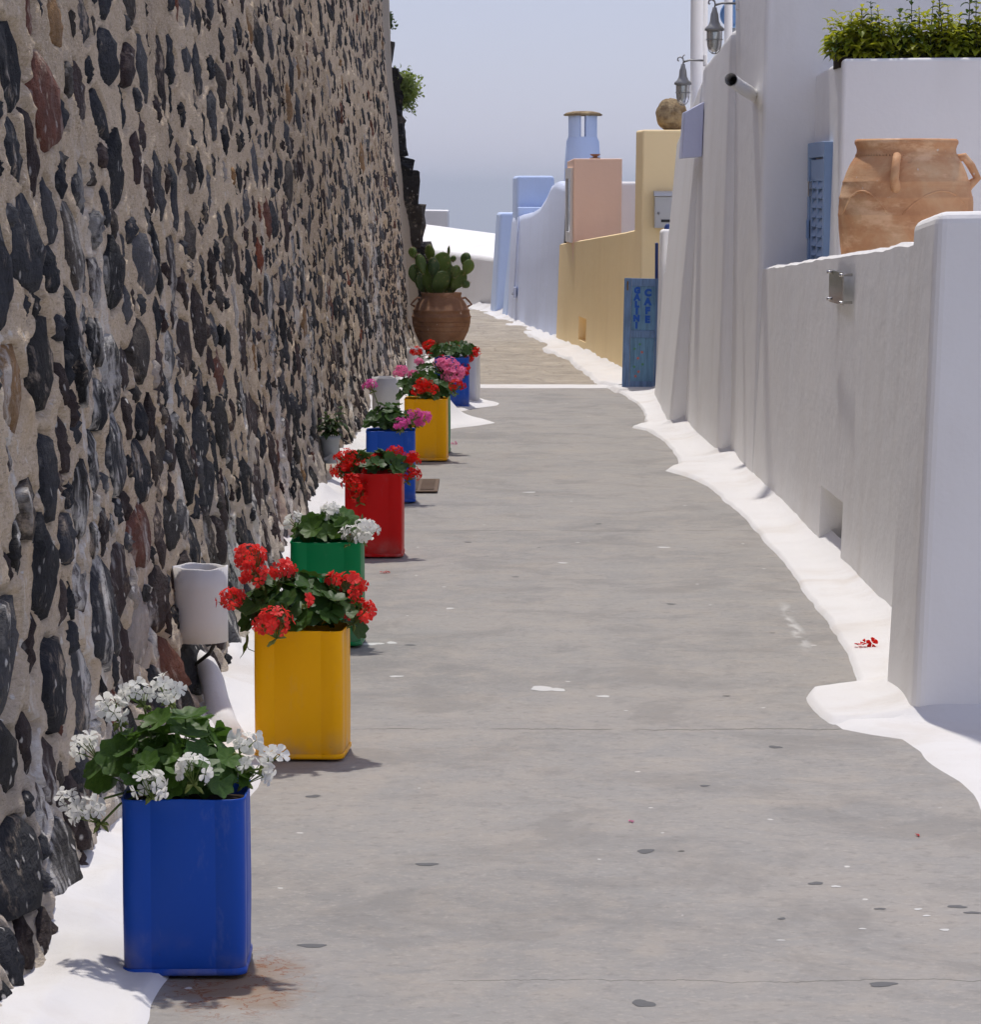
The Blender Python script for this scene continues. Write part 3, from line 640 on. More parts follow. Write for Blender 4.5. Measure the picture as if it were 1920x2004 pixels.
# the house
house = empty("white_house", (1.42, 17.4, 0), "whitewashed house with a raised planter block and blue shutter door", "house")
HO = (-1.42, -17.4, 0)
plaster("wall", [(1.385, 17.4, -.05), (5, 17.4, -.05), (5, 21.0, -.05), (1.375, 18.95, -.05), (1.462, 17.4, 3.7), (5, 17.4, 3.7), (5, 21.0, 3.7), (1.40, 18.95, 3.7)], WHITE, house, HO)
plaster("step_wall", [(1.296, 18.85, -.05), (4.6, 18.85, -.05), (4.6, 21.3, -.05), (1.245, 21.3, -.05), (1.362, 18.88, 2.44), (4.6, 18.88, 2.46), (4.6, 21.3, 2.36), (1.362, 21.3, 2.33)], WHITE, house, HO, bev=.05)
plaster("end_wall", [(1.14, 21.2, -.05), (4.2, 21.2, -.05), (4.2, 24.3, -.05), (1.20, 24.3, -.05), (1.352, 21.24, 2.25), (4.2, 21.24, 2.25), (4.2, 24.2, 1.9), (1.36, 24.2, 1.9)], WHITE, house, HO, bev=.05)
plaster("planter_block", [(1.675, 16.19, .2), (4.4, 16.12, .2), (4.4, 17.5, .2), (1.665, 17.5, .2), (1.715, 16.19, 2.17), (4.4, 16.12, 2.19), (4.4, 17.5, 2.165), (1.705, 17.5, 2.135)], WHITE, house, HO, bev=.02)
plaster("terrace", [(1.52, 10.2, -.05), (4.6, 10.2, -.05), (4.6, 17.5, -.05), (1.52, 17.5, -.05), (1.52, 10.2, .40), (4.6, 10.2, .40), (4.6, 17.5, .40), (1.52, 17.5, .40)], WHITE, house, HO, sub=0)
plaster("plinth", hx(1.60, 2.14, 14.52, 15.08, .38, .76), WHITE, house, HO, sub=0)
SHUT = M_simple("shutter_blue", (0.27, 0.40, 0.62), 0.5, 0, .15, 14, bump=.2)
# blue louvred door in the left side of the planter block
door = MB(); X0 = 1.662
def dx(y0, y1, z0, z1, x0=X0, x1=1.72):
    door.box(x0 - 1.42, x1 - 1.42, y0 - 17.4, y1 - 17.4, z0, z1)
dx(16.52, 16.60, .45, 1.775); dx(17.30, 17.385, .45, 1.775); dx(16.60, 17.30, 1.70, 1.776)
dr = door.build("door", SHUT, house, smooth=False, bev=.004)
door = MB()
dx(16.61, 16.69, .46, 1.69, X0 + .008); dx(17.21, 17.29, .46, 1.69, X0 + .008); dx(16.69, 17.21, 1.58, 1.689, X0 + .008); dx(16.69, 17.21, .46, .6, X0 + .008); dx(16.91, 16.99, .6, 1.58, X0 + .008)
door.build("door_leaf", SHUT, dr, smooth=False, bev=.004)
for (ya, yb) in ((16.69, 16.91), (16.99, 17.21)):
    for k in range(20):
        zc_ = .63 + k * .049
        m_ = MB(); m_.hexa([(X0 + .003 - 1.42, ya - 17.4, zc_ - .018), (X0 + .009 - 1.42, ya - 17.4, zc_ - .022), (X0 + .009 - 1.42, yb - 17.4, zc_ - .022), (X0 + .003 - 1.42, yb - 17.4, zc_ - .018),
                            (X0 + .022 - 1.42, ya - 17.4, zc_ + .022), (X0 + .028 - 1.42, ya - 17.4, zc_ + .018), (X0 + .028 - 1.42, yb - 17.4, zc_ + .018), (X0 + .022 - 1.42, yb - 17.4, zc_ + .022)])
        m_.build("slat", SHUT, dr, smooth=False)
m_ = MB(); m_.box(X0 - 1.42 - .012, X0 - 1.42 + .02, 17.22 - 17.4, 17.27 - 17.4, 1.50, 1.58); m_.build("hinge", STEEL, dr, smooth=False, bev=.004)
m_ = MB(); m_.box(X0 - 1.42 - .010, X0 - 1.42 + .02, 17.30 - 17.4, 17.34 - 17.4, 1.28, 1.38); m_.build("hinge", SHUT, dr, smooth=False, bev=.004)

# vents on the walls
VENTM = M_simple("vent_plastic", (0.62, 0.61, 0.6), 0.6); VDARK = M_simple("vent_dark", (0.05, 0.05, 0.05), .9); VSLOT = M_simple("vent_slot", (0.22, 0.21, 0.20), .9)
def vent(xf, y0, y1, z0, z1, label, mat=VENTM):
    e = empty("wall_vent", (xf, (y0 + y1) / 2, z0), label, "vent"); h = z1 - z0; d = (y1 - y0) / 2
    m = MB(); m.box(-.006, .02, -d, d, 0, h); m.build("frame", mat, e, False)
    for k in range(7):
        m = MB(); m.box(-.008, -.004, -d * .8, d * .8, h * (k + .7) / 8.2, h * (k + 1.1) / 8.2); m.build("slot", VSLOT, e, False)
vent(1.398, 17.53, 17.98, .075, .15, "small slotted vent near the foot of the long parapet")
vent(1.208, 22.2, 22.55, .24, .36, "small slotted vent low on the far white wall")

# ------------------------------------------------------------------ things on the right walls
pl = empty("steel_plaque", (1.428, 13.6, 1.07), "small polished steel plaque on four studs on the white parapet", "plaque")
m = MB(); m.box(-.008, -.003, -.27, .27, 0, .135); m.build("plate", STEEL, pl, False, bev=.001)
for yy in (-.24, .25):
    for zz_ in (.012, .124):
        m = MB(); m.tube([(.035, yy, zz_), (-.008, yy, zz_), (-.016, yy, zz_)], [.006, .006, .007], 12); m.tube([(-.0161, yy, zz_), (-.019, yy, zz_)], [.009, .008], 12); m.build("stud", STEEL, pl)

GLASS = N("lamp_glass"); GLASS.b.inputs["Transmission Weight"].default_value = .75; GLASS = GLASS.fin((.62, .66, .64), .25, spec=.5)
def lamp(loc, xw, label, s=1.0):
    e = empty("wall_lamp", loc, label, "lamp", "ship style lanterns on the white house")
    m = MB(); m.lathe([(0, .20), (.012, .198), (.016, .175), (.022, .16), (.026, .12), (.036, .098), (.054, .082), (.056, .070), (.048, .066), (.030, .066)], 20); m.build("cap", GREYMETAL, e)
    m = MB(); m.lathe([(.040, .066), (.041, .03), (.038, -.01), (.030, -.035), (.014, -.05), (0, -.053)], 20); m.build("glass", GLASS, e)
    for k in range(4):
        a = k * math.pi / 2 + .4; m = MB(); m.tube([(r * math.cos(a), r * math.sin(a), z) for r, z in ((.046, .068), (.046, .03), (.043, -.012), (.034, -.042), (.016, -.058), (0, -.061))], .0028, 6); m.build("cage_bar", GREYMETAL, e)
    m = MB(); m.tube([(.046 * math.cos(a), .046 * math.sin(a), .018) for a in np.linspace(0, 2 * math.pi, 21)], .0028, 6, False); m.build("cage_ring", GREYMETAL, e)
    m = MB(); m.tube([(0, 0, .195), (.004, 0, .215), (.0, 0, .232), (-.018, 0, .243), (-.032, 0, .235), (-.034, 0, .222), (-.026, 0, .216)], .005, 7); m.tube([(-.004, 0, .238), (.004, 0, .252), (.012, 0, .256)], .004, 6); m.build("hook", GREYMETAL, e)
    m = MB(); m.tube([(0, 0, .21), (.04, 0, .222), (xw, 0, .22)], .0065, 8); m.build("arm", GREYMETAL, e)
    m = MB(); m.box(xw - .006, xw + .012, -.035, .035, .185, .255); m.build("wall_plate", WHITE, e, False, bev=.004)
lamp((1.263, 18.78, 2.358), .125, "grey ship lantern higher up, above the drain spout")
lamp((1.22, 21.08, 2.128), .135, "grey ship lantern lower down, above the pale blue panel")
sp = empty("drain_spout", (1.42, 17.85, 2.035), "white pipe spout sticking out of the white house wall", "pipe")
m = MB(); m.tube([(.03, .12, -.01), (-.09, -.4, .025), (-.19, -.85, .06)], [.033, .033, .033], 20, False); m.tube([(-.1899, -.8495, .06), (-.05, -.25, .02)], [.029, .029], 20, False); m.build("pipe", M_simple("white_pvc", (.72, .71, .69), .45), sp)
m = MB(); m.tube([(-.16, -.72, .052), (-.161, -.724, .0522)], [.0285, .0285], 16); m.build("bore", VDARK, sp)
pn = tag(plaster("wall_box", [(1.205, 20.86, 1.73), (1.33, 20.86, 1.74), (1.33, 21.22, 1.74), (1.205, 21.22, 1.73), (1.225, 20.92, 2.02), (1.345, 20.92, 2.085), (1.345, 21.24, 2.085), (1.225, 21.24, 2.02)], M_plaster("lilac_panel", (.60, .63, .80)), bev=.006, sub=0), "pale blue slanted box fixed on the end of the white house", "box")
for (xx, yy, zz0, rr_, lab) in ((1.40, 22.6, 1.9, .042, "thick white vent pipe rising behind the lower lantern"), (1.455, 22.75, 1.9, .030, "thin white vent pipe beside the thicker one on the roof"), (1.50, 21.0, 2.2, .026, "slim cream pipe standing behind the higher lantern")):
    m = MB(); m.lathe([(rr_ * 1.15, 0), (rr_ * 1.15, .05), (rr_, .055), (rr_, 1.25), (rr_ * 1.18, 1.255), (rr_ * 1.18, 1.3), (0, 1.31)], 18); tag(m.build("vent_pipe", WHITE, loc=(xx, yy, zz0)), lab, "pipe")
dish = empty("satellite_dish", (1.56, 21.4, 2.25), "blue edged dish on a mast partly hidden behind the house wall", "dish")
m = MB(); m.tube([(0, 0, 0), (0, 0, .45)], .015, 8); m.build("mast", GREYMETAL, dish)
m = MB(); m.lathe([(0, 0), (.05, .008), (.085, .022), (.085, .028), (.05, .014), (0, .006)], 24); m.lathe([(.084, .018), (.094, .018), (.094, .032), (.084, .032)], 24); o = m.build("reflector", M_simple("dish_blue", (.22, .40, .70), .4), dish, loc=(.01, -.03, .40)); o.rotation_euler = (R(75), 0, R(-25))

# big terracotta jar on the terrace
def jar_handle(e, ang, r0, z0, r1, z1, out, rad, mat):
    ca, sa = math.cos(ang), math.sin(ang); P = []
    for r, z in ((r0 - .02, z0), (r0 + out * .55, z0 + .012), (r0 + out * 1.15, z0 - (z0 - z1) * .22), (r1 + out * .85, z0 - (z0 - z1) * .66), (r1 + out * .1, z1 + .01), (r1 - .02, z1 - .02)):
        P.append((r * ca, r * sa, z))
    m = MB(); m.tube(P, [rad * 1.1, rad, rad, rad, rad * 1.2, rad * 1.6], 10); m.build("handle", mat, e)
jar = empty("terracotta_jar", (1.855, 14.8, .76), "large orange terracotta jar with handles behind the white parapet", "jar")
pr = [(.12, 0), (.15, .0), (.185, .08), (.235, .24), (.272, .40), (.290, .53), (.2965, .60), (.2985, .655), (.3005, .661), (.3010, .667), (.2990, .673), (.298, .70), (.2955, .73), (.2970, .736), (.2970, .743), (.2935, .749), (.287, .78), (.2815, .803), (.2825, .808), (.2815, .813), (.277, .819), (.267, .85), (.252, .885), (.233, .915), (.226, .925), (.228, .93), (.222, .937), (.220, .952), (.224, .968), (.231, .982), (.230, .993), (.222, 1.0), (.205, .998), (.196, .98), (.196, .93), (.22, .86), (.15, .80), (0, .8)]
m = MB(); m.lathe(pr, 64, wob=.004); m.build("body", TERRA, jar)
for ang in (-106, 6, 134): jar_handle(jar, R(ang), .235, .91, .280, .785, .052, .019, TERRA)
for a0, a1 in ((-165, -112), (-100, -28), (-20, 60)):
    P = []
    for q in np.linspace(0, 1, 15):
        a = R(a0 + (a1 - a0) * q); zq = .665 + .105 * math.sin(math.pi * q) ** .8; r = float(np.interp(zq, [.66, .745, .80], [.297, .293, .285])); P.append((r * math.cos(a), r * math.sin(a), zq))
    m = MB(); m.tube(P, .005, 6); m.build("ridge", TERRA, jar)
for q in range(80):
    pass
m = MB()
for q in range(90):
    a = 2 * math.pi * q / 90; m.box(.2235 * math.cos(a) - .0025, .2235 * math.cos(a) + .0025, .2235 * math.sin(a) - .0025, .2235 * math.sin(a) + .0025, .924, .932)
m.build("beaded_band", M_simple("dark_clay", (.14, .07, .035), .9), jar, False)

# herbs growing on the planter block
HERB = M_leaf("herb_leaf", (.20, .29, .02), (.62, .58, .03), .5)
HERBD = M_leaf("herb_leaf_dark", (.03, .07, .015), (.09, .15, .02), .3)
def herb_leaf_mesh(name, L=.055, W=.032):
    V = [(0, 0, 0)]; F = []
    for i, (t, w) in enumerate(((.25, .75), (.5, 1), (.78, .65))):
        zz = .012 * math.sin(t * 3) - .012 * t * t; V += [(-W * w * .5, L * t, zz + .004), (0, L * t, zz - .002), (W * w * .5, L * t, zz + .004)]
    V.append((0, L, -.010)); F = [(0, 2, 1), (0, 3, 2), (1, 2, 5, 4), (2, 3, 6, 5), (4, 5, 8, 7), (5, 6, 9, 8), (7, 8, 10), (8, 9, 10)]
    return V, F
hl = herb_leaf_mesh("l")
herbs = empty("herb_row", (1.72, 16.3, 2.16), "row of yellow-green leafy herbs growing on top of the white planter block", "plant")
def herb_shoot(h, seed, lean=0.0):
    r = random.Random(seed); m = MB(); stem = MB(); top = Vector((lean * h + r.gauss(0, .01), r.gauss(0, .012), h))
    stem.tube([(0, 0, 0), top * .5 + Vector((r.gauss(0, .004), 0, 0)), top], [.0035, .003, .0015], 5)
    k = 0; z = h * r.uniform(.12, .25); a = r.uniform(0, 3.14)
    while z < h:
        p = top * (z / h); sc = (.6 + .6 * math.sin(math.pi * min(1, z / h + .12))) * r.uniform(.8, 1.15)
        for s_ in (0, math.pi):
            q = Matrix.Rotation(a + s_, 4, 'Z') @ Matrix.Rotation(r.uniform(-.35, .35) + (.5 if z > h * .85 else 0), 4, 'X')
            m.add([Vector(p) + q @ (Vector(v) * sc) for v in hl[0]], hl[1])
        a += math.pi / 2 + r.gauss(0, .2); z += r.uniform(.020, .030)
    return m, stem
sx = [(-.03, .12, 1), (.03, .20, 0), (.075, .225, 0), (.12, .215, 0), (.165, .25, 1), (.20, .22, 0), (.235, .17, 1), (.30, .205, 0), (.345, .27, 1), (.385, .23, 0), (.43, .26, 0), (.47, .29, 1), (.505, .285, 0), (.54, .24, 0), (.585, .19, 0), (.62, .33, 1), (.66, .28, 0), (.73, .25, 0), (.80, .28, 1), (.90, .25, 0), (1.0, .28, 0)]
for i, (px, h, dk) in enumerate(sx):
    m, st = herb_shoot(h * 1.18, i, random.uniform(-.08, .08)); o = m.build("shoot", HERBD if dk else HERB, herbs, loc=(px + .0, random.uniform(-.02, .10), 0)); st.build("stem", HERB_STEM, o)
und = MB(); und2 = MB()
for i in range(300):
    px = random.uniform(-.02, 1.1); py = random.uniform(-.03, .16); m, st = herb_shoot(random.uniform(.06, .18) * (.75 + .5 * random.random()), 500 + i, random.uniform(-.3, .3))
    m.v = [tuple(Vector(v) * 1.22) for v in m.v]; (und if random.random() < .9 else und2).add([Vector(v) + Vector((px, py, 0)) for v in m.v], m.f)
tag(und.build("foliage", HERB, herbs), kind="stuff"); tag(und2.build("dark_foliage", HERBD, herbs), kind="stuff")
m = MB(); m.box(-.015, 1.3, -.04, .25, -.03, .02); m.build("soil", SOIL, herbs, False)

# ------------------------------------------------------------------ far right: board, yellow, pink, blue walls
def M_worn(name, c):
    n = N(name)
    g = n.noise(1, 5, .65, vec=n.map((60, 60, 5))); w = n.noise(6, 6, .7)
    cc = n.mix(n.smooth(g, .35, .7), c, tuple(a * .6 for a in c)); cc = n.mix(n.math('MULTIPLY', n.smooth(w, .55, .72), .45), cc, (.20, .27, .36))
    n.bump(g, .5, .003); return n.fin(cc, .65)
WORN = M_worn("worn_blue_paint", (.19, .31, .52)); WORN2 = M_worn("worn_blue_panel", (.18, .35, .52)); LETTER = M_simple("letter_blue", (.008, .10, .50), .5)
bd = empty("door_sign", (1.008, 25.3, .012), "worn blue wooden door panel with hand painted cafe lettering and flowers", "sign"); bd.rotation_euler = (R(-2.0), R(1.1), R(-4))
BW, BH = .297, .85
for nm, a in (("stile", (0, .055, 0, .03, 0, BH)), ("stile", (BW - .055, BW, 0, .03, 0, BH)), ("rail", (.056, BW - .056, .002, .028, BH - .062, BH - .001)), ("rail", (.056, BW - .056, .002, .028, .395, .452)), ("rail", (.056, BW - .056, .002, .028, .001, .062))):
    m = MB(); m.box(*a); m.build(nm, WORN, bd, False, bev=.003)
for a in ((.056, BW - .056, .011, .022, .452, BH - .062), (.056, BW - .056, .011, .022, .062, .395)):
    m = MB(); m.box(*a); m.build("panel", WORN2, bd, False)
def text(s, x, z, size, parent, mat, name, y=.0095):
    c = bpy.data.curves.new(name, 'FONT'); c.body = s; c.size = size; c.extrude = .0012; c.offset = .0055; c.align_x = 'CENTER'; c.align_y = 'CENTER'; c.space_line = .74; c.materials.append(mat)
    t_ = bpy.data.objects.new(name, c); col.objects.link(t_); dg = bpy.context.evaluated_depsgraph_get(); me = bpy.data.meshes.new_from_object(t_.evaluated_get(dg)); bpy.data.objects.remove(t_); me.materials.clear(); me.materials.append(mat)
    o = bpy.data.objects.new(name, me); col.objects.link(o); o.parent = parent; o.location = (x, y, z); o.rotation_euler = (R(90), 0, 0); return o
for i, ch in enumerate("GALINI"): text(ch, .100, .755 - i * .0535, .060, bd, LETTER, "letter")
for i, ch in enumerate("CAFE"): text(ch, .183, .738 - i * .068, .070, bd, LETTER, "letter")
for i, (fx, fz, cc) in enumerate(((.130, .345, 1), (.090, .310, 1), (.148, .285, 0), (.118, .238, 0), (.155, .192, 1), (.090, .172, 1), (.125, .135, 0), (.102, .100, 0))):
    m = MB(); nn = 10; m.add([(0, 0, 0)] + [((.013 if k % 2 else .008) * math.cos(k * .628 + i), -.0004 * (k % 2), (.013 if k % 2 else .008) * math.sin(k * .628 + i)) for k in range(nn)], [(0, (k + 1) % nn + 1, k + 1) for k in range(nn)])
    m.build("painted_flower", M_simple("paint_leaf" if cc else "paint_red", (.10, .30, .16) if cc else (.60, .18, .14), .6), bd, False, loc=(fx, .0102, fz))
m = MB(); m.box(.020, .032, -.006, 0, .755, .825); m.tube([(.026, -.006, .80), (.026, -.014, .79), (.026, -.008, .775)], .003, 6); m.build("latch", M_simple("brass", (.25, .17, .07), .45, .8), bd, False)

low = empty("white_wall_block", (1.3, 25, 0), "stepped white wall behind the blue door panel", "wall"); LOFF = (-1.3, -25, 0)
plaster("wall", [(1.22, 24.2, -.05), (2.4, 24.2, -.05), (2.4, 24.9, -.05), (1.245, 24.9, -.05), (1.30, 24.2, .99), (2.4, 24.2, 1.0), (2.4, 24.9, .94), (1.30, 24.9, .92)], WHITE, low, LOFF, sub=0)
plaster("upper_wall", [(1.262, 25.0, -.05), (2.4, 25.0, -.05), (2.4, 25.3, -.05), (1.262, 25.3, -.05), (1.292, 25.0, 1.235), (2.4, 25.0, 1.235), (2.4, 25.3, 1.235), (1.292, 25.3, 1.235)], WHITE, low, LOFF, sub=0)
plaster("threshold", [(.93, 25.05, -.02), (1.5, 25.05, -.02), (1.5, 25.6, -.02), (.90, 25.6, -.02), (.98, 25.12, .028), (1.5, 25.1, .03), (1.5, 25.55, .03), (.95, 25.55, .028)], WHITEG, low, LOFF, bev=.012, sub=0)
BLUEPAINT = M_simple("dark_blue_paint", (.02, .05, .20), .45)
fr = tag(plaster("blue_shutter", hx(1.262, 1.285, 25.32, 25.40, .3, 1.13), BLUEPAINT, bev=.01, sub=0), "narrow dark blue shutter edge behind the white wall block", "shutter")
m = MB(); m.lathe([(.0, 0), (.024, 0), (.025, .012), (.02, .03), (.010, .043), (0, .046)], 14); fin = tag(m.build("blue_ornament", BLUEPAINT, loc=(1.345, 25.15, 1.233)), "small dark blue dome ornament on top of the white wall block", "ornament")

yw_ = empty("yellow_wall", (1.2, 26.2, 0), "ochre yellow garden wall rising to a tall gate pillar", "wall"); YO = (-1.2, -26.2, 0)
plaster("pillar", [(1.165, 26.0, -.05), (2.5, 26.0, -.05), (2.5, 26.4, -.05), (1.135, 26.42, -.05), (1.19, 26.0, 2.0), (2.5, 26.0, 2.0), (2.5, 26.4, 2.0), (1.157, 26.4, 2.0)], YELLOW, yw_, YO, bev=.02)
o = niche_wall("wall", np.arange(26.3, 33.6, .2), lambda y: float(np.interp(y, [26, 27.6, 33.5], [1.17, 1.10, .665])), lambda y: float(np.interp(y, [26, 27.6, 33.5], [1.185, 1.12, .70])), lambda y: float(np.interp(y, [26, 33.5], [1.235, .985])), .25, (30.6, 31.3, .12, .34), .10, YELLOW)
o.parent = yw_; o.location = YO
mbx = empty("mailbox", (1.284, 25.99, 1.235), "grey white metal mailbox on the yellow pillar", "mailbox")
MBM = M_simple("mailbox_metal", (.55, .56, .57), .45, .1, .08)
m = MB(); m.box(0, .2, -.09, 0, 0, .245); m.build("body", MBM, mbx, False, bev=.004)
m = MB(); m.hexa([(-.006, -.105, .247), (.206, -.105, .247), (.206, .0, .247), (-.006, .0, .247), (-.006, -.085, .278), (.206, -.085, .278), (.206, .0, .29), (-.006, .0, .29)]); m.build("lid", MBM, mbx, False, bev=.004)
m = MB(); m.box(.013, .188, -.0925, -.0905, .012, .222); m.build("front_door", MBM, mbx, False)
m = MB(); m.box(.05, .12, -.096, -.0926, .045, .066); m.build("slot", VDARK, mbx, False)
m = MB(); m.tube([(.030, -.0926, .115), (.030, -.098, .115)], .010, 12); m.build("lock", GREYMETAL, mbx)
n = N("pocked_stone"); v = n.voro(22); cc = n.mix(n.smooth(n.noise(14, 6, .7), .35, .65), (.50, .38, .22), (.26, .18, .10)); n.bump(n.math('ADD', n.noise(26, 5, .7), n.math('MULTIPLY', v, .6)), 1.0, .03); PUM = n.fin(cc, .95, spec=.1)
bm = bmesh.new(); bmesh.ops.create_icosphere(bm, subdivisions=4, radius=.133)
for vtx in bm.verts:
    p = vtx.co; q = p.normalized(); vtx.co = Vector((p.x * .95, p.y * .95, p.z * 1.02)) * (1 + .05 * math.sin(q.x * 5 + 1) * math.sin(q.z * 6) + .02 * math.sin(q.y * 17) * math.sin(q.z * 19 + q.x * 13) + random.gauss(0, .006))
    if vtx.co.z < -.115: vtx.co.z = -.115
me = bpy.data.meshes.new("stone_ball"); bm.to_mesh(me); bm.free(); me.polygons.foreach_set("use_smooth", [True] * len(me.polygons))
tag(link("stone_ball", me, PUM, loc=(1.43, 26.2, 2.115)), "pocked yellowish stone ball on top of the yellow pillar", "ornament")
pk = empty("pink_pillar", (.8, 32, 0), "salmon pink gate pillar above the yellow wall", "pillar"); PO = (-.8, -32, 0)
plaster("pillar", [(.80, 32.0, 0), (1.255, 32.0, 0), (1.255, 33.1, 0), (.755, 33.0, 0), (.80, 32.0, 1.83), (1.272, 32.0, 1.83), (1.272, 33.1, 1.83), (.762, 33.0, 1.81)], PINK, pk, PO, bev=.012)
m = MB(); fr_ = [(.792, 32.05), (.752, 32.95)]
def fx(ya, yb, za, zb, o0, o1): 
    xa = .80 - .0385 * (ya - 32) ; xb = .80 - .0385 * (yb - 32)
    m.hexa([(xa - o1 - .8, ya - 32, za), (xa - o0 - .8, ya - 32, za), (xb - o0 - .8, yb - 32, za), (xb - o1 - .8, yb - 32, za), (xa - o1 - .8, ya - 32, zb), (xa - o0 - .8, ya - 32, zb), (xb - o0 - .8, yb - 32, zb), (xb - o1 - .8, yb - 32, zb)])
fx(32.06, 32.2, 1.02, 1.74, -.01, .022); fx(32.8, 32.94, 1.02, 1.74, -.01, .022); fx(32.2, 32.8, 1.64, 1.74, -.01, .022); fx(32.2, 32.8, 1.02, 1.12, -.01, .022)
fm = m.build("panel_frame", WHITE, pk, False)
m = MB(); fx(32.2, 32.8, 1.12, 1.64, -.005, .008); m.build("pane", M_simple("grey_glass", (.18, .20, .21), .15, 0, .1), fm, False)
m = MB(); m.lathe([(.0, 0), (.05, 0), (.052, .008), (.022, .014), (.02, .022), (.045, .035), (.05, .045), (.042, .044), (0, .03)], 16, wob=.03); tag(m.build("small_dish", TERRA2, loc=(1.02, 32.3, 1.831)), "little clay dish on top of the pink pillar", "dish")
tag(plaster("white_roof_wall", [(1.15, 33.4, 0), (2.6, 33.4, 0), (2.6, 34.6, 0), (1.15, 34.6, 0), (1.15, 33.5, 1.61), (2.6, 33.5, 1.62), (2.6, 34.5, 1.62), (1.15, 34.5, 1.61)], WHITE, bev=.04, sub=0), "bright white wall between the pink and the yellow pillars", "wall")
# chimney
ch = empty("blue_chimney", (1.0, 36, 0), "round pale blue chimney with a slot and a stone cap", "chimney")
m = MB(); m.lathe([(.235, 0), (.215, 1.3), (.195, 1.8), (.178, 2.05), (.162, 2.08), (.158, 2.1)], 32, wob=.006); m.build("shaft", BLUEWALL, ch)
m = MB(); nseg = 32
for k in range(4):
    a0 = R(-90 + 12 + k * 90); a1 = R(-90 + 78 + k * 90); arc = np.linspace(a0, a1, 8); vs_ = []; 
    for z_ in (2.08, 2.33):
        for rr_ in (.158, .105): vs_ += [(rr_ * math.cos(a), rr_ * math.sin(a), z_) for a in arc]
    L = 8; fs_ = []
    for j in range(L - 1): fs_ += [(j, j + 1, 2 * L + j + 1, 2 * L + j), (L + j + 1, L + j, 3 * L + j, 3 * L + j + 1), (2 * L + j, 2 * L + j + 1, 3 * L + j + 1, 3 * L + j)]
    fs_ += [(0, 2 * L, 3 * L, L), (L - 1, 2 * L - 1, 4 * L - 1, 3 * L - 1)]
    m.add(vs_, fs_)
m.lathe([(.158, 2.082), (.0, 2.083)], 32); m.build("chimney_head", BLUEWALL, ch, False)
m = MB(); m.lathe([(0, 2.325), (.19, 2.325), (.205, 2.335), (.17, 2.36), (.10, 2.375), (0, 2.378)], 24, wob=.05); m.build("cap", PUM, ch)
# blue lilac wall with wavy top
bw = empty("blue_wall", (.68, 34, 0), "pale blue garden wall with a wavy rounded top", "wall"); BWO = (-.68, -34, 0)
ysb = np.linspace(33.45, 39.0, 60); Vb = []
for y in ysb:
    xf_ = np.interp(y, [33.45, 38.5, 39], [.70, .225, .19]); xt_ = xf_ + .07
    zt_ = float(np.interp(y, [33.45, 34.0, 34.5, 34.9, 35.3, 35.9, 36.8, 38, 39], [1.58, 1.60, 1.62, 1.58, 1.47, 1.36, 1.29, 1.25, 1.22]))
    Vb.append([(xf_ - .015, y, -.05), (xf_, y, .06), (xf_ + .035, y, zt_ * .5), (xt_ - .01, y, zt_ - .08), (xt_ + .01, y, zt_ - .02), (xt_ + .06, y, zt_), (xt_ + .14, y, zt_), (xt_ + .19, y, zt_ - .03), (xt_ + .20, y, -.05)])
o = link("wall", grid_mesh("blue_wall", np.array(Vb)), PALEBLUE, bw); o.location = BWO
tag(plaster("blue_gate_block", [(.285, 38.4, 0), (.76, 38.4, 0), (.76, 39.4, 0), (.25, 39.4, 0), (.30, 38.4, 1.69), (.737, 38.4, 1.69), (.737, 39.4, 1.69), (.265, 39.4, 1.69)], BLUEWALL, bev=.04, sub=0), "square pale blue block behind the wavy blue wall", "wall")
tag(plaster("blue_gate_step", [(.27, 38.2, 0), (.76, 38.2, 0), (.76, 38.38, 0), (.27, 38.38, 0), (.31, 38.2, 1.33), (.76, 38.2, 1.33), (.76, 38.38, 1.33), (.31, 38.38, 1.33)], BLUEWALL, bev=.02, sub=0), "low pale blue step in front of the square blue block", "wall")
tag(plaster("blue_slab_pillar", [(.175, 38.85, -.05), (.28, 38.85, -.05), (.26, 39.6, -.05), (.13, 39.6, -.05), (.30, 38.95, 1.20), (.33, 38.95, 1.20), (.33, 39.6, 1.20), (.26, 39.6, 1.20)], BLUEWALL, bev=.03, sub=0), "leaning pale blue buttress at the end of the wavy wall", "wall")
tag(plaster("blue_far_pillar", [(.045, 40.4, -.05), (.2, 40.4, -.05), (.2, 41.2, -.05), (-.01, 41.2, -.05), (.115, 40.4, 1.25), (.31, 40.4, 1.25), (.31, 41.2, 1.25), (.075, 41.2, 1.25)], BLUEWALL, bev=.04, sub=0), "farthest pale blue pillar before the path bends", "pillar")
fw = tag(plaster("far_white_wall", [(-1.7, 45.6, -.05), (.22, 41.3, -.05), (.9, 43.0, -.05), (-1.3, 47.4, -.05), (-1.6, 45.7, .80), (.22, 41.4, .66), (.9, 43.2, .86), (-1.3, 47.2, 1.10)], WHITE, bev=.05, sub=3), "thick white wall with a sloping top where the path bends", "wall")
tag(plaster("far_white_block", [(-2.0, 49, -1), (-.63, 49, -1), (-.63, 50.5, -1), (-2.0, 50.5, -1), (-2.0, 49, 1.24), (-.63, 49, 1.22), (-.63, 50.5, 1.22), (-2.0, 50.5, 1.24)], WHITE, bev=.02, sub=0), "small far white block above the bend of the path", "wall")
vent(.272, 37.75, 38.0, .30, .42, "slit vent low on the far end of the pale blue wall", PALEBLUE)
m = MB(); m.tube([(0, 0, 0), (.03, 0, .5), (.052, 0, .86)], .011, 8); m.tube([(0, 0, 0), (-.012, 0, .0), (-.02, 0, -.03)], .011, 8)
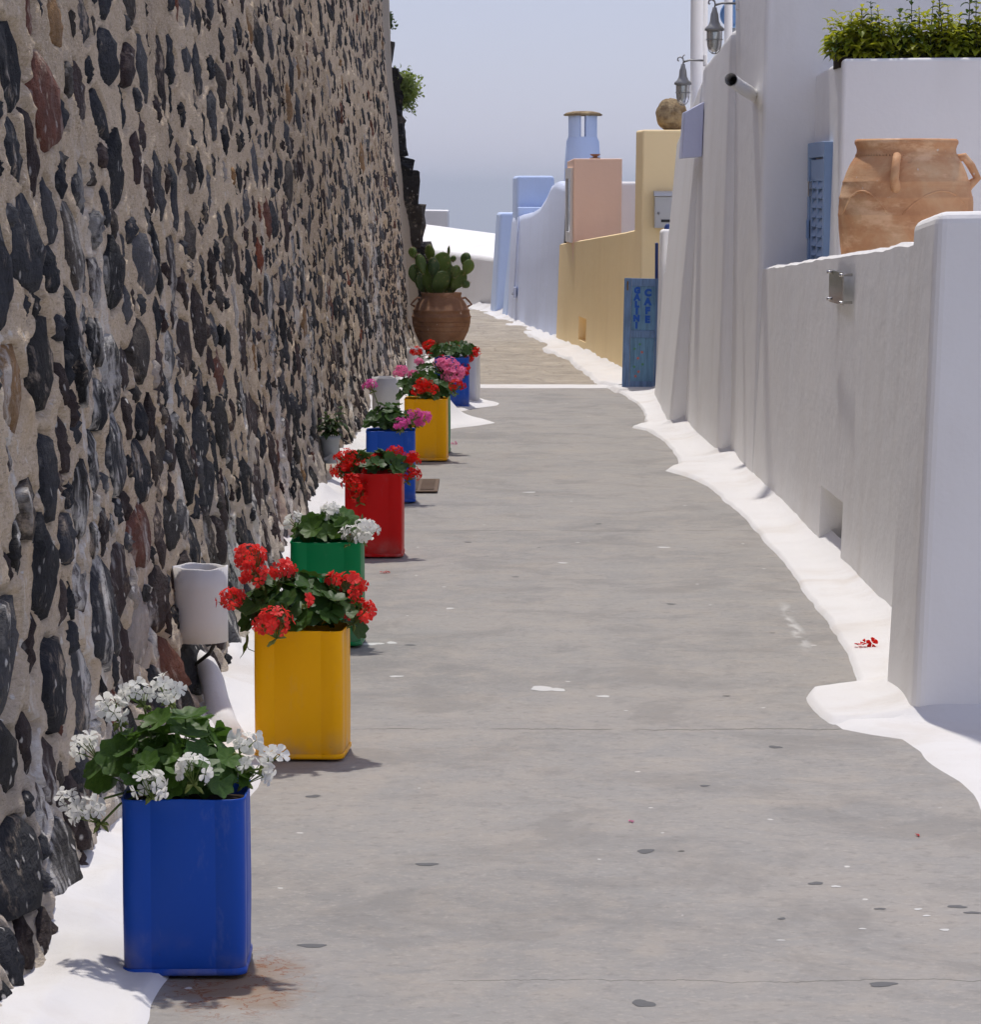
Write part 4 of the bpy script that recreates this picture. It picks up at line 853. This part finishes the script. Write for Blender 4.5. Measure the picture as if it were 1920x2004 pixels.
tag(m.build("conduit_pipe", PALEBLUE, loc=(.272, 37.95, .36)), "thin painted conduit running up the pale blue wall", "pipe")
vent(.635, 34.75, 35.0, .26, .40, "tiny slit vent in the pale blue wall", PALEBLUE)

# ------------------------------------------------------------------ oil tins
TW, TH = .24, .35
def rrect(w, r, n=5):
    P = []
    for cx, cy, a0 in ((w / 2 - r, w / 2 - r, 0), (-w / 2 + r, w / 2 - r, 90), (-w / 2 + r, -w / 2 + r, 180), (w / 2 - r, -w / 2 + r, 270)):
        for k in range(n + 1): a = R(a0 + 90 * k / n); P.append((cx + r * math.cos(a), cy + r * math.sin(a)))
        # straight side points so the long faces can carry the pressed lines
        a = R(a0 + 90); x, y = cx + r * math.cos(a), cy + r * math.sin(a); L = w - 2 * r
        dxx, dyy = -math.sin(R(a0 + 90)), math.cos(R(a0 + 90))
        dxx, dyy = (math.cos(R(a0 + 180)), math.sin(R(a0 + 180)))
        for q, ind in ((.155, 0), (.162, .0007), (.169, 0), (.5, -.0012), (.831, 0), (.838, .0007), (.845, 0)):
            nx_, ny_ = math.cos(R(a0 + 90)), math.sin(R(a0 + 90))
            P.append((x + dxx * L * q - nx_ * ind, y + dyy * L * q - ny_ * ind))
    return P
def ring_mesh(levels):
    V = []; n_ = None; F = []
    for w, r, z in levels:
        P = rrect(w, r); n_ = len(P); V += [(x, y, z) for x, y in P]
    for i in range(len(levels) - 1):
        for j in range(n_): F.append((i * n_ + j, i * n_ + (j + 1) % n_, (i + 1) * n_ + (j + 1) % n_, (i + 1) * n_ + j))
    return V, F, n_
TINS = {}
def tin_meshes(mat):
    if mat.name in TINS: return TINS[mat.name]
    lev = [(TW - .004, .026, .012)] + [(TW + .002 * math.sin(math.pi * q), .027, .016 + q * (TH - .026)) for q in np.linspace(0, 1, 14)] + [(TW + .003, .028, TH - .006), (TW + .004, .028, TH - .002), (TW + .002, .027, TH), (TW - .003, .026, TH - .001), (TW - .005, .025, TH - .01), (TW - .006, .025, TH - .05)]
    V, F, n_ = ring_mesh(lev); sd = len(TINS) * 5 + 2
    V = [(x * (1 + .009 * vnoise(np.array(y * 14 + x * 9), np.array(z * 11), sd)), y * (1 + .009 * vnoise(np.array(x * 14 - y * 9), np.array(z * 11), sd + 1)), z + (.0012 * math.sin(x * 40 + sd) if z > TH - .012 else 0)) for x, y, z in V]
    me = mesh("body", V, F); me.materials.append(mat)
    V, F, n_ = ring_mesh([(TW - .01, .03, 0), (TW + .005, .028, 0), (TW + .006, .028, .005), (TW + .005, .028, .011), (TW - .001, .027, .013)]); F.append(tuple(range(n_))[::-1])
    seam = mesh("base_seam", V, F); seam.materials.append(mat)
    V, F, n_ = ring_mesh([(TW - .006, .025, TH - .034), (TW * .5, .02, TH - .022)]); F.append(tuple(range(n_, 2 * n_)))
    so = mesh("soil", V, F); so.materials.append(SOIL)
    TINS[mat.name] = (me, seam, so); return TINS[mat.name]
def tin(x, yfront, rz, mat, label):
    e = empty("oil_tin", (x, yfront + TW / 2, .004), label, "tin", "painted oil tins along the stone wall", rz)
    a, b, c = tin_meshes(mat); link("body", a, None, e); link("base_seam", b, None, e); link("soil", c, None, e); return e
T_BLUE = M_tin("tin_blue", (.014, .082, .46)); T_YEL = M_tin("tin_yellow", (1.0, .47, .0)); T_GRN = M_tin("tin_green", (.001, .22, .065)); T_RED = M_tin("tin_red", (.56, .004, .004)); T_BLUE2 = M_tin("tin_blue_light", (.016, .09, .48)); T_WHT = M_tin("tin_white", (.66, .66, .67))
tin(-.604, 6.36, R(1.0), T_BLUE, "big blue tin nearest the camera, holding white geraniums")
tin(-.514, 8.83, R(-3.5), T_YEL, "larger yellow tin, second from the camera, with coral red geraniums")
tin(-.555, 11.06, R(-1.0), T_GRN, "bright green tin holding white geraniums behind the nearer yellow tin")
tin(-.489, 13.76, R(-1.0), T_RED, "dark red tin with scarlet geraniums spilling over its front")
tin(-.494, 16.19, R(.5), T_BLUE2, "blue tin with magenta geraniums, behind the red tin")
tin(-.366, 18.69, R(-2), T_YEL, "farther yellow tin with red geraniums, beside the second blue tin")
tin(-.360, 19.25, R(-2), T_GRN, "green tin hidden behind the farther yellow tin, with pink geraniums")
tin(-.272, 23.28, R(-1), T_BLUE, "farthest blue tin, in front of the white tin")
tin(-.205, 23.75, R(-6), T_WHT, "white tin half hidden behind the farthest blue tin")
tin(-.305, 25.2, R(4), T_RED, "far red tin almost hidden in front of the cactus jar")

# ------------------------------------------------------------------ geraniums
LEAF = M_leaf("geranium_leaf", (.038, .105, .014), (.12, .23, .03), .3)
LEAFD = M_leaf("geranium_leaf_dark", (.024, .072, .011), (.070, .15, .020), .25)
def leaf_mesh(seed):
    r = random.Random(seed); nb = 27; V = [(0, 0, 0)]; F = []
    cup = r.uniform(.15, .45); fold = r.uniform(-.25, .25)
    for k, rad in enumerate((.45, .78, 1.0)):
        for j in range(nb):
            a = R(-90 + 14) + R(332) * j / (nb - 1); lob = 1 + (.10 * math.cos(a * 7 + 1.57) + .035 * math.cos(a * 21)) * (k / 2)
            rr = rad * lob; x, y = rr * math.cos(a), rr * math.sin(a)
            pleat = .055 * math.cos(a * 7 + 1.57) * rad
            V.append((x, y + .25, cup * rad * rad * .55 + pleat + fold * x * abs(x) * .6 + r.gauss(0, .012)))
    V[0] = (0, .25, -.02)
    for j in range(nb - 1): F.append((0, 1 + j, 2 + j))
    for k in range(2):
        for j in range(nb - 1): a = 1 + k * nb + j; F.append((a, a + nb, a + nb + 1, a + 1))
    m = MB(); m.add(V, F); m.tube([(0, .25, -.03), (0, .1, -.12), (0, .02, -.9)], [.04, .035, .03], 5)
    return mesh("leaf", m.v, m.f)
LM = {}
for mt in (LEAF, LEAFD):
    LM[mt.name] = []
    for k in range(4):
        me = leaf_mesh(k); me.materials.append(mt); LM[mt.name].append(me)
def petal_geo(seed, wide=1.0, npet=5):
    r = random.Random(seed); V = []; F = []
    for p in range(npet):
        a = 2 * math.pi * p / npet + r.gauss(0, .10); s = r.uniform(.85, 1.1); up = r.uniform(.05, .45)
        b = len(V); cs, sn = math.cos(a), math.sin(a)
        pts = [(.08, 0, 0), (.45, -.26 * wide, .10), (.45, 0, .04), (.45, .26 * wide, .10), (.82, -.40 * wide, .12), (.86, 0, .06), (.82, .40 * wide, .12), (1.02, -.18 * wide, .05), (1.02, .18 * wide, .05)]
        for (x, y, z) in pts:
            x *= s; y *= s; z = z + up * x * .8 + r.gauss(0, .035); V.append((x * cs - y * sn, x * sn + y * cs, z))
        F += [(b, b + 1, b + 2), (b, b + 2, b + 3), (b + 1, b + 4, b + 5, b + 2), (b + 2, b + 5, b + 6, b + 3), (b + 4, b + 7, b + 5), (b + 5, b + 7, b + 8), (b + 5, b + 8, b + 6)]
    return V, F
PG = [petal_geo(k) for k in range(5)]
FM = {}
def floret_mesh(mat, k):
    key = (mat.name, k)
    if key not in FM:
        me = mesh("floret", *PG[k]); me.materials.append(mat); FM[key] = me
    return FM[key]
def fib(i, n, r):
    z = 1 - 2 * (i + .5) / n; a = i * 2.399963 + r; s = math.sqrt(max(0, 1 - z * z)); return Vector((s * math.cos(a), s * math.sin(a), z))
def geranium(x, y, label, heads, pmat, nleaf, rx, ry, hh, seed, lmat=LEAF, sub=False, lsize=.036, cz=.345, dens=1.0, droop=.04, fr=.0145, nfl=16, cx=0.0):
    e = empty("geranium", (x, y, cz), label, "plant", "geraniums in the painted tins")
    r = random.Random(seed)
    for i in range(nleaf):
        d = fib(i, nleaf, seed); d.z = abs(d.z) if i % 5 else d.z
        rad = r.uniform(.72, 1.0) if i % 3 else r.uniform(.35, .8)
        p = Vector((cx + d.x * rx * rad, d.y * ry * rad, max(d.z, -.3) * hh * rad + (.02 if d.z > 0 else -.01)))
        if d.z < .15: p.z -= r.uniform(0, droop)
        if abs(p.x) < TW / 2 + .02 and abs(p.y) < TW / 2 + .02 and p.z < .03: p.z = .03 + r.random() * .03
        nrm = (Vector((d.x * .8, d.y * .8 - .10, .55 + d.z * .5)) + Vector((r.gauss(0, .3), r.gauss(0, .3), r.gauss(0, .2)))).normalized()
        q = nrm.to_track_quat('Z', 'Y') @ Quaternion((0, 0, 1), r.uniform(0, 6.28))
        o = link("leaf", LM[lmat.name][r.randrange(4)], None, e); o.location = p; o.rotation_mode = 'QUATERNION'; o.rotation_quaternion = q
        s = lsize * r.uniform(.65, 1.15); o.scale = (s, s, s)
    for (hx_, hz_, hy_, hr_) in heads:
        c = Vector((hx_ - x, hy_, hz_ - cz)); m = MB()
        base = Vector((c.x * .35 + cx * .5, c.y * .4, .01)); below = c - Vector((c.x * .05, 0, 1)).normalized() * (-hr_ * .55); below = c + Vector((-c.x * .12, -c.y * .1, -hr_ * .8))
        m.tube([base, base.lerp(below, .6) + Vector((r.gauss(0, .008), r.gauss(0, .008), .012)), below], [.0028, .0024, .0026], 6)
        nf = max(6, int(nfl * (hr_ / .035) ** 1.6)); fl = []
        for i in range(nf):
            d = fib(i, nf, r.random() * 6); 
            if d.z < -.55: continue
            d = (d + Vector((r.gauss(0, .15), r.gauss(0, .15), r.gauss(0, .15)))).normalized()
            p = c + Vector((d.x * hr_, d.y * hr_, d.z * hr_ * .8)) * r.uniform(.62, 1.12)
            m.tube([below, p - d * fr * .2], .0011, 3, False); fl.append((p, d))
        o = m.build("flower_head", GSTEM, e)
        bb = MB()
        for k in range(5):
            a = r.uniform(0, 6.28); q = below + Vector((math.cos(a) * hr_ * .35, math.sin(a) * hr_ * .35, r.uniform(-.3, .1) * hr_)); bb.tube([below, q, q + (q - below) * .5 + Vector((0, 0, -.004))], [.0012, .0042, .0010], 5)
        bb.build("bud", BUD, o)
        jm = MB()
        for (p, d) in fl:
            q = d.to_track_quat('Z', 'Y') @ Quaternion((0, 0, 1), r.uniform(0, 6.28)); s = fr * r.uniform(.8, 1.2)
            if sub:
                f = link("floret", floret_mesh(pmat, r.randrange(5)), None, o); f.location = p; f.rotation_mode = 'QUATERNION'; f.rotation_quaternion = q; f.scale = (s, s, s)
            else:
                g = PG[r.randrange(5)]; jm.add([p + q @ (Vector(v) * s) for v in g[0]], g[1])
        if not sub: jm.build("florets", pmat, o)
    return e
P_WHITE = M_petal("petal_white", (.95, .94, .92), (.92, .91, .86), .5); P_CORAL = M_petal("petal_coral", (.95, .085, .055), (.85, .045, .045), .42); P_RED = M_petal("petal_red", (.85, .022, .010), (.70, .012, .008), .42); P_MAG = M_petal("petal_magenta", (.88, .18, .50), (.78, .08, .40), .42); P_PINK = M_petal("petal_pink", (.95, .32, .54), (.90, .22, .46), .42)
geranium(-.604, 6.48, "white flowering geranium in the nearest blue tin",
         [(-.751, .513, -.02, .033), (-.702, .540, .03, .034), (-.644, .547, .02, .034), (-.804, .434, .0, .030), (-.831, .331, -.03, .030), (-.789, .325, -.09, .034), (-.666, .388, -.170, .033), (-.575, .418, -.160, .038), (-.487, .440, .03, .028), (-.474, .388, .0, .034), (-.428, .418, -.02, .026)],
         P_WHITE, 85, .155, .135, .145, 1, sub=True, lsize=.038, fr=.0170, nfl=15, cx=-.03)
geranium(-.514, 8.95, "coral red geranium in the nearer yellow tin",
         [(-.657, .535, .0, .046), (-.641, .492, -.03, .036), (-.568, .502, .0, .037), (-.705, .425, -.02, .037), (-.584, .380, -.18, .052), (-.498, .439, -.15, .018), (-.427, .478, .0, .022), (-.381, .463, .0, .040), (-.356, .391, -.02, .040)],
         P_CORAL, 75, .175, .14, .13, 2, LEAFD, sub=True, lsize=.042, fr=.0150, nfl=26, droop=.06)
geranium(-.555, 11.18, "white geranium with pale edged leaves in the green tin", [(-.669, .418, -.02, .032), (-.545, .445, .0, .036), (-.425, .392, -.09, .046), (-.465, .376, -.13, .036)], P_WHITE, 60, .14, .125, .085, 3, lsize=.036, fr=.018, nfl=20)
geranium(-.489, 13.88, "scarlet geranium cascading over the red tin", [(-.604, .405, -.03, .052), (-.549, .375, -.06, .056), (-.571, .310, -.13, .050), (-.552, .262, -.14, .040), (-.625, .36, -.05, .045), (-.487, .403, -.04, .036), (-.439, .414, .0, .030), (-.401, .430, .02, .034), (-.332, .408, -.02, .036), (-.332, .345, -.04, .036)], P_RED, 55, .155, .13, .08, 4, LEAFD, lsize=.036, fr=.0135, nfl=30)
geranium(-.494, 16.31, "leggy magenta geranium in the blue tin behind the red one", [(-.592, .573, .0, .038), (-.437, .390, -.15, .040), (-.375, .432, -.12, .040), (-.335, .415, -.06, .042), (-.35, .395, -.05, .03)], P_MAG, 48, .13, .12, .12, 5, LEAFD, lsize=.036, fr=.015, nfl=18)
geranium(-.366, 18.81, "red geranium in the farther yellow tin", [(-.378, .440, -.12, .044), (-.414, .404, -.15, .036), (-.335, .410, -.16, .036), (-.19, .425, -.05, .042), (-.46, .40, -.04, .03)], P_RED, 60, .165, .13, .12, 6, LEAFD, lsize=.036, fr=.0135, nfl=26)
geranium(-.360, 19.37, "tall bright pink geranium behind the farther yellow tin", [(-.526, .470, .0, .044), (-.45, .455, .0, .03), (-.245, .506, -.03, .060), (-.227, .445, -.07, .058), (-.285, .520, .0, .045), (-.19, .47, -.05, .05), (-.42, .53, .0, .025)], P_PINK, 60, .15, .13, .17, 7, LEAFD, lsize=.036, fr=.016, nfl=24)
geranium(-.272, 23.40, "small red geranium in the farthest blue tin", [(-.526, .390, .0, .044), (-.43, .432, .0, .050), (-.263, .413, .0, .040), (-.119, .370, .0, .034), (-.15, .335, -.04, .034), (-.178, .285, -.13, .034), (-.185, .245, -.14, .030), (-.42, .375, -.05, .025)], P_RED, 60, .17, .13, .10, 8, LEAFD, lsize=.038, fr=.0145, nfl=24, cx=-.03)
geranium(-.205, 23.87, "dark leaved red geranium in the white tin", [(-.10, .375, -.05, .03), (-.2, .42, 0, .03)], P_RED, 40, .12, .12, .06, 9, LEAFD, lsize=.036, fr=.0145, nfl=22)

# fallen blossoms
def fallen(x, y, z, mat, label, n_=3, s=.014, seed=0):
    r = random.Random(seed); m = MB()
    for k in range(n_):
        g = PG[k]; q = Quaternion((r.gauss(0, 1), r.gauss(0, 1), r.gauss(0, 1), r.gauss(0, 1))).normalized() if k else Quaternion()
        m.add([Vector((r.gauss(0, .0), 0, 0)) + Vector(((k - 1) * s * .8, r.gauss(0, .006), s * (.30 if k else .02))) + q @ (Vector(v) * s * .7) for v in g[0]], g[1])
    tag(m.build("fallen_blossom", mat, loc=(x, y, z)), label, "blossom", "fallen blossoms on the ground")
fallen(1.257, 10.956, .019, P_RED, "fallen red blossom on the white strip before the parapet", 3, .027, 1)
fallen(-.426, 13.226, .001, P_RED, "fallen red blossom on the concrete beside the red tin", 3, .014, 2)
fallen(-.225, 19.97, .001, P_PINK, "fallen pink blossom on the path right of the hidden green tin", 3, .016, 3)
fallen(.353, 7.97, -.001, P_PINK, "single pink petal lying in the middle of the concrete path", 1, .010, 4)
fallen(1.03, 6.95 + .85, -.001, P_RED, "tiny red petal on the concrete near the right white strip", 1, .007, 5)

# drain cover in the path
dc = empty("drain_cover", (-.33, 17.1, .003), "rusty iron drain cover set in the path beside the blue tin", "drain cover")
RUST = M_simple("rusty_iron", (.16, .105, .07), .8, .2, .3, 25, bump=.5)
m = MB(); m.box(-.13, .06, -.36, .36, 0, .006); m.build("frame", RUST, dc, False, bev=.002)
for k in range(9):
    for j in range(2):
        m = MB(); m.box(-.115 + j * .085, -.045 + j * .085, -.31 + k * .07, -.265 + k * .07, .0062, .010); m.build("rib", RUST, dc, False)

# ------------------------------------------------------------------ pipe planters and pot on the wall
PVC = M_simple("painted_pipe_white", (.70, .68, .67), .6, 0, .12, 9, bump=.15)
def pipe_planter(x, y, z0, z1, r, label, strap=True, seed=0):
    e = empty("pipe_planter", (x, y, z0), label, "planter", "white pipe planters on the stone wall"); h = z1 - z0
    m = MB(); rr = random.Random(seed); V = []; n_ = 40
    prof = [(r * .9, .0), (r, .0), (r * 1.0, h * .3), (r, h * .7), (r * 1.02, h), (r * .93, h), (r * .91, h * .9), (r * .9, h * .5)]
    m.lathe(prof, n_, wob=.006, seed=seed)
    m.v = [(a, b, c + (.002 * math.sin(math.atan2(b, a) * 3 + seed) + .0015 * math.sin(math.atan2(b, a) * 7) if c > h * .85 else 0)) for a, b, c in m.v]
    m.build("pipe", PVC, e)
    m = MB(); m.lathe([(r * .905, h * .72), (r * .5, h * .74), (0, h * .745)], 20); m.build("soil", SOIL, e)
    m = MB(); m.lathe([(r * .9, .004), (0, .004)], 20); m.build("base", PVC, e)
    if strap:
        m = MB(); m.tube([(r * .55, 0, 0), (r * .3, .02, -.04), (-.02, .03, -.075)], [.006, .006, .005], 6); m.build("bracket", DARKIRON, e)
        m = MB(); m.tube([(-r * 1.3, -.02, h * .48), (-r * .8, -.03, h * .46)], .003, 6); m.build("nail", DARKIRON, e)
pipe_planter(-.842, 9.5, .235, .452, .080, "white pipe planter on the stone wall, nearest the camera", seed=2)
pipe_planter(-.635, 20.0, .03, .405, .083, "white pipe planter standing between the second blue tin and the farther yellow tin", False, 3)
pipe_planter(-.61, 27.0, .01, .245, .075, "far white pipe planter almost hidden behind red flowers", False, 4)
dp = MB(); dp.tube([(-.95, 9.8, .155), (-.88, 9.68, .158), (-.835, 9.58, .148), (-.808, 9.50, .115), (-.790, 9.42, .07), (-.765, 9.30, .02), (-.72, 9.12, -.03)], [.034, .034, .034, .034, .036, .044, .058], 16)
tag(dp.build("drain_pipe", WHITEG), "whitewashed drain pipe curving from the wall under the nearest pipe planter", "pipe")
gp = empty("grey_pot", (-.83, 17.0, .13), "small grey pot with a sprig, held on a wall bracket", "pot")
m = MB(); m.lathe([(0, 0), (.040, 0), (.042, .01), (.050, .12), (.056, .122), (.057, .142), (.050, .142), (.046, .12), (.042, .02)], 24); m.build("body", GREYPOT, gp)
m = MB(); m.lathe([(.046, .125), (0, .128)], 16); m.build("soil", SOIL, gp)
m = MB(); m.box(-.06, .02, -.062, -.056, .0, .016); m.v = [(a, b, c + a * .55 + .03) for a, b, c in m.v]; m.build("bracket", GREYMETAL, gp, False)
mm = MB(); ss = MB()
for i in range(7):
    a, s_ = herb_shoot(random.uniform(.09, .17), 900 + i, random.uniform(-.25, .35)); px, py = random.uniform(-.02, .02), random.uniform(-.02, .02)
    mm.add([(v[0] * 1 + px, v[1] + py, v[2] + .125) for v in a.v], a.f); ss.add([(v[0] + px, v[1] + py, v[2] + .125) for v in s_.v], s_.f)
sprig = empty("potted_sprig", (-.83, 17.0, .13), "little green sprig growing in the grey wall pot", "plant"); mm.build("leaves", HERBD, sprig); ss.build("stems", HERB_STEM, sprig)

# ------------------------------------------------------------------ cactus jar
cj = empty("cactus_jar", (-.462, 31.0, .012), "brown banded terracotta jar at the end of the stone wall", "jar")
pr = [(.11, 0), (.145, .0), (.17, .04), (.215, .12), (.252, .20), (.270, .27), (.2745, .325), (.279, .33), (.279, .34), (.272, .345), (.262, .385), (.266, .39), (.266, .40), (.256, .405), (.232, .455), (.200, .50), (.186, .52), (.186, .535), (.192, .552), (.190, .562), (.175, .562), (.168, .545), (.168, .52), (.10, .515), (0, .515)]
m = MB(); m.lathe(pr, 48, wob=.004); m.build("body", TERRA2, cj)
for zq, rq in ((.20, .253), (.245, .266), (.285, .272)):
    m = MB(); m.tube([(rq * math.cos(a), rq * math.sin(a), zq) for a in np.linspace(0, 2 * math.pi, 40)], .004, 5, False); m.build("ridge", TERRA2, cj)
for ang in (8, 172): jar_handle(cj, R(ang), .20, .50, .245, .42, .05, .010, TERRA2)
n = N("cactus_skin"); vv = n.voro(16); cc = n.mix(n.rand(), (.020, .055, .012), (.10, .17, .020)); cc = n.mix(n.math('MULTIPLY', n.smooth(vv, .20, .08), .8), cc, (.30, .24, .08)); cc = n.mix(n.math('MULTIPLY', n.noise(6, 4), .35), cc, (.03, .04, .012)); n.bump(vv, .4, .01); CACT = n.fin(cc, .5, spec=.35)
SPINE = M_simple("cactus_spine", (.45, .36, .16), .6)
ca = empty("prickly_pear", (-.462, 31.0, .55), "prickly pear cactus growing in the brown jar", "cactus")
def pad(c, w, h, rx, rz, seed, th=.022):
    bm = bmesh.new(); bmesh.ops.create_uvsphere(bm, u_segments=18, v_segments=12, radius=1)
    for v in bm.verts:
        t = (v.co.z + 1) / 2; k = .62 + .38 * math.sin(min(1, t * 1.15) * math.pi * .62)
        v.co = Vector((v.co.x * w * k, v.co.y * th * (1 + .25 * math.sin(v.co.x * 4 + seed)), v.co.z * h))
    sp_ = [v.co.copy() for v in bm.verts]; nr = [v.normal.copy() for v in bm.verts]
    me = bpy.data.meshes.new("pad"); bm.normal_update(); nr = [v.normal.copy() for v in bm.verts]; bm.to_mesh(me); bm.free(); me.polygons.foreach_set("use_smooth", [True] * len(me.polygons))
    o = link("pad", me, CACT, ca); o.location = Vector(c) - Vector((-.462, 31, .55)); o.rotation_euler = (random.gauss(0, .15), rx, rz)
    m = MB(); r = random.Random(seed)
    for i in r.sample(range(len(sp_)), 60):
        for q in range(2):
            d = (nr[i] + Vector((r.gauss(0, .5), r.gauss(0, .5), r.gauss(0, .5)))).normalized(); a = sp_[i]; b_ = a + d * r.uniform(.012, .026)
            s_ = d.cross(Vector((0, 0, 1))).normalized() * .0011; m.add([a - s_, a + s_, b_], [(0, 1, 2)])
    tag(m.build("spines", SPINE, o, False), kind="stuff")
for i, (px, pz, w, h, rx, dy) in enumerate(((-.729, .945, .036, .045, -.2, .0), (-.568, .940, .050, .070, .1, .03), (-.705, .745, .060, .085, -.35, .02), (-.651, .840, .045, .085, -.25, -.03), (-.46, .840, .080, .10, .3, .0), (-.348, .887, .024, .028, .2, .0), (-.235, .885, .044, .055, .3, .02), (-.211, .810, .052, .066, .4, -.04), (-.325, .770, .044, .054, .2, -.06), (-.416, .730, .075, .11, .1, .02), (-.305, .690, .068, .09, .6, .0), (-.568, .695, .085, .13, -.15, -.02), (-.232, .650, .034, .036, .9, -.06), (-.63, .66, .07, .10, -.5, .03), (-.47, .66, .08, .11, .05, -.07), (-.53, .80, .05, .09, -.1, -.06), (-.392, .955, .010, .045, 0, .02), (-.38, .64, .07, .09, .3, .05))):
    pad((px, 31.0 + dy, pz), w * 1.18, h * 1.15, rx, random.uniform(-.6, .6), i)
# shrubs sprouting from the wall end
BUSH = M_leaf("wall_shrub_leaf", (.16, .24, .05), (.34, .42, .12), .5)
def wall_bush(loc, n_, rad, label, seed, mat, hang=.0):
    e = empty("wall_shrub", loc, label, "shrub"); r = random.Random(seed); m = MB(); st = MB()
    for i in range(n_):
        d = Vector((r.uniform(-.15, 1), r.gauss(0, .55), r.gauss(.05, .6) - hang)).normalized() * rad * r.uniform(.35, 1.1); mid = d * .5 + Vector((0, 0, .02))
        if i % 3 == 0: st.tube([(0, 0, 0), mid, d], [.004, .003, .001], 4)
        for k in range(9):
            p = d * r.uniform(.35, 1.0) + Vector((r.gauss(0, .018), r.gauss(0, .03), r.gauss(0, .02))); q = Quaternion((r.gauss(0, 1), r.gauss(0, 1), r.gauss(0, 1), r.gauss(0, 1))).normalized(); s = r.uniform(.5, 1.0)
            m.add([p + q @ (Vector(v) * s) for v in hl[0]], hl[1])
    tag(m.build("crown", mat, e), kind="stuff"); st.build("stem", HERB_STEM, e)
wall_bush((-.905, 32.75, 2.50), 190, .25, "light green shrub sprouting from the far end of the stone wall", 3, BUSH)
wall_bush((-1.06, 32.6, 3.15), 60, .12, "small dark weed clump high on the end of the stone wall", 4, HERBD)

# ------------------------------------------------------------------ hazy air over the sea
hz = bpy.data.materials.new("haze"); hz.use_nodes = True; hz.node_tree.nodes.clear()
ho = hz.node_tree.nodes.new("ShaderNodeOutputMaterial"); hv = hz.node_tree.nodes.new("ShaderNodeVolumePrincipled")
hv.inputs["Color"].default_value = (.87, .93, 1.0, 1); hv.inputs["Density"].default_value = 2.4e-4; hv.inputs["Anisotropy"].default_value = 0.0
hz.node_tree.links.new(hv.outputs[0], ho.inputs["Volume"])
m = MB(); m.box(-30500, 30500, -2500, 42500, -221, 32); o = m.build("haze", hz, smooth=False); tag(o, kind="stuff")
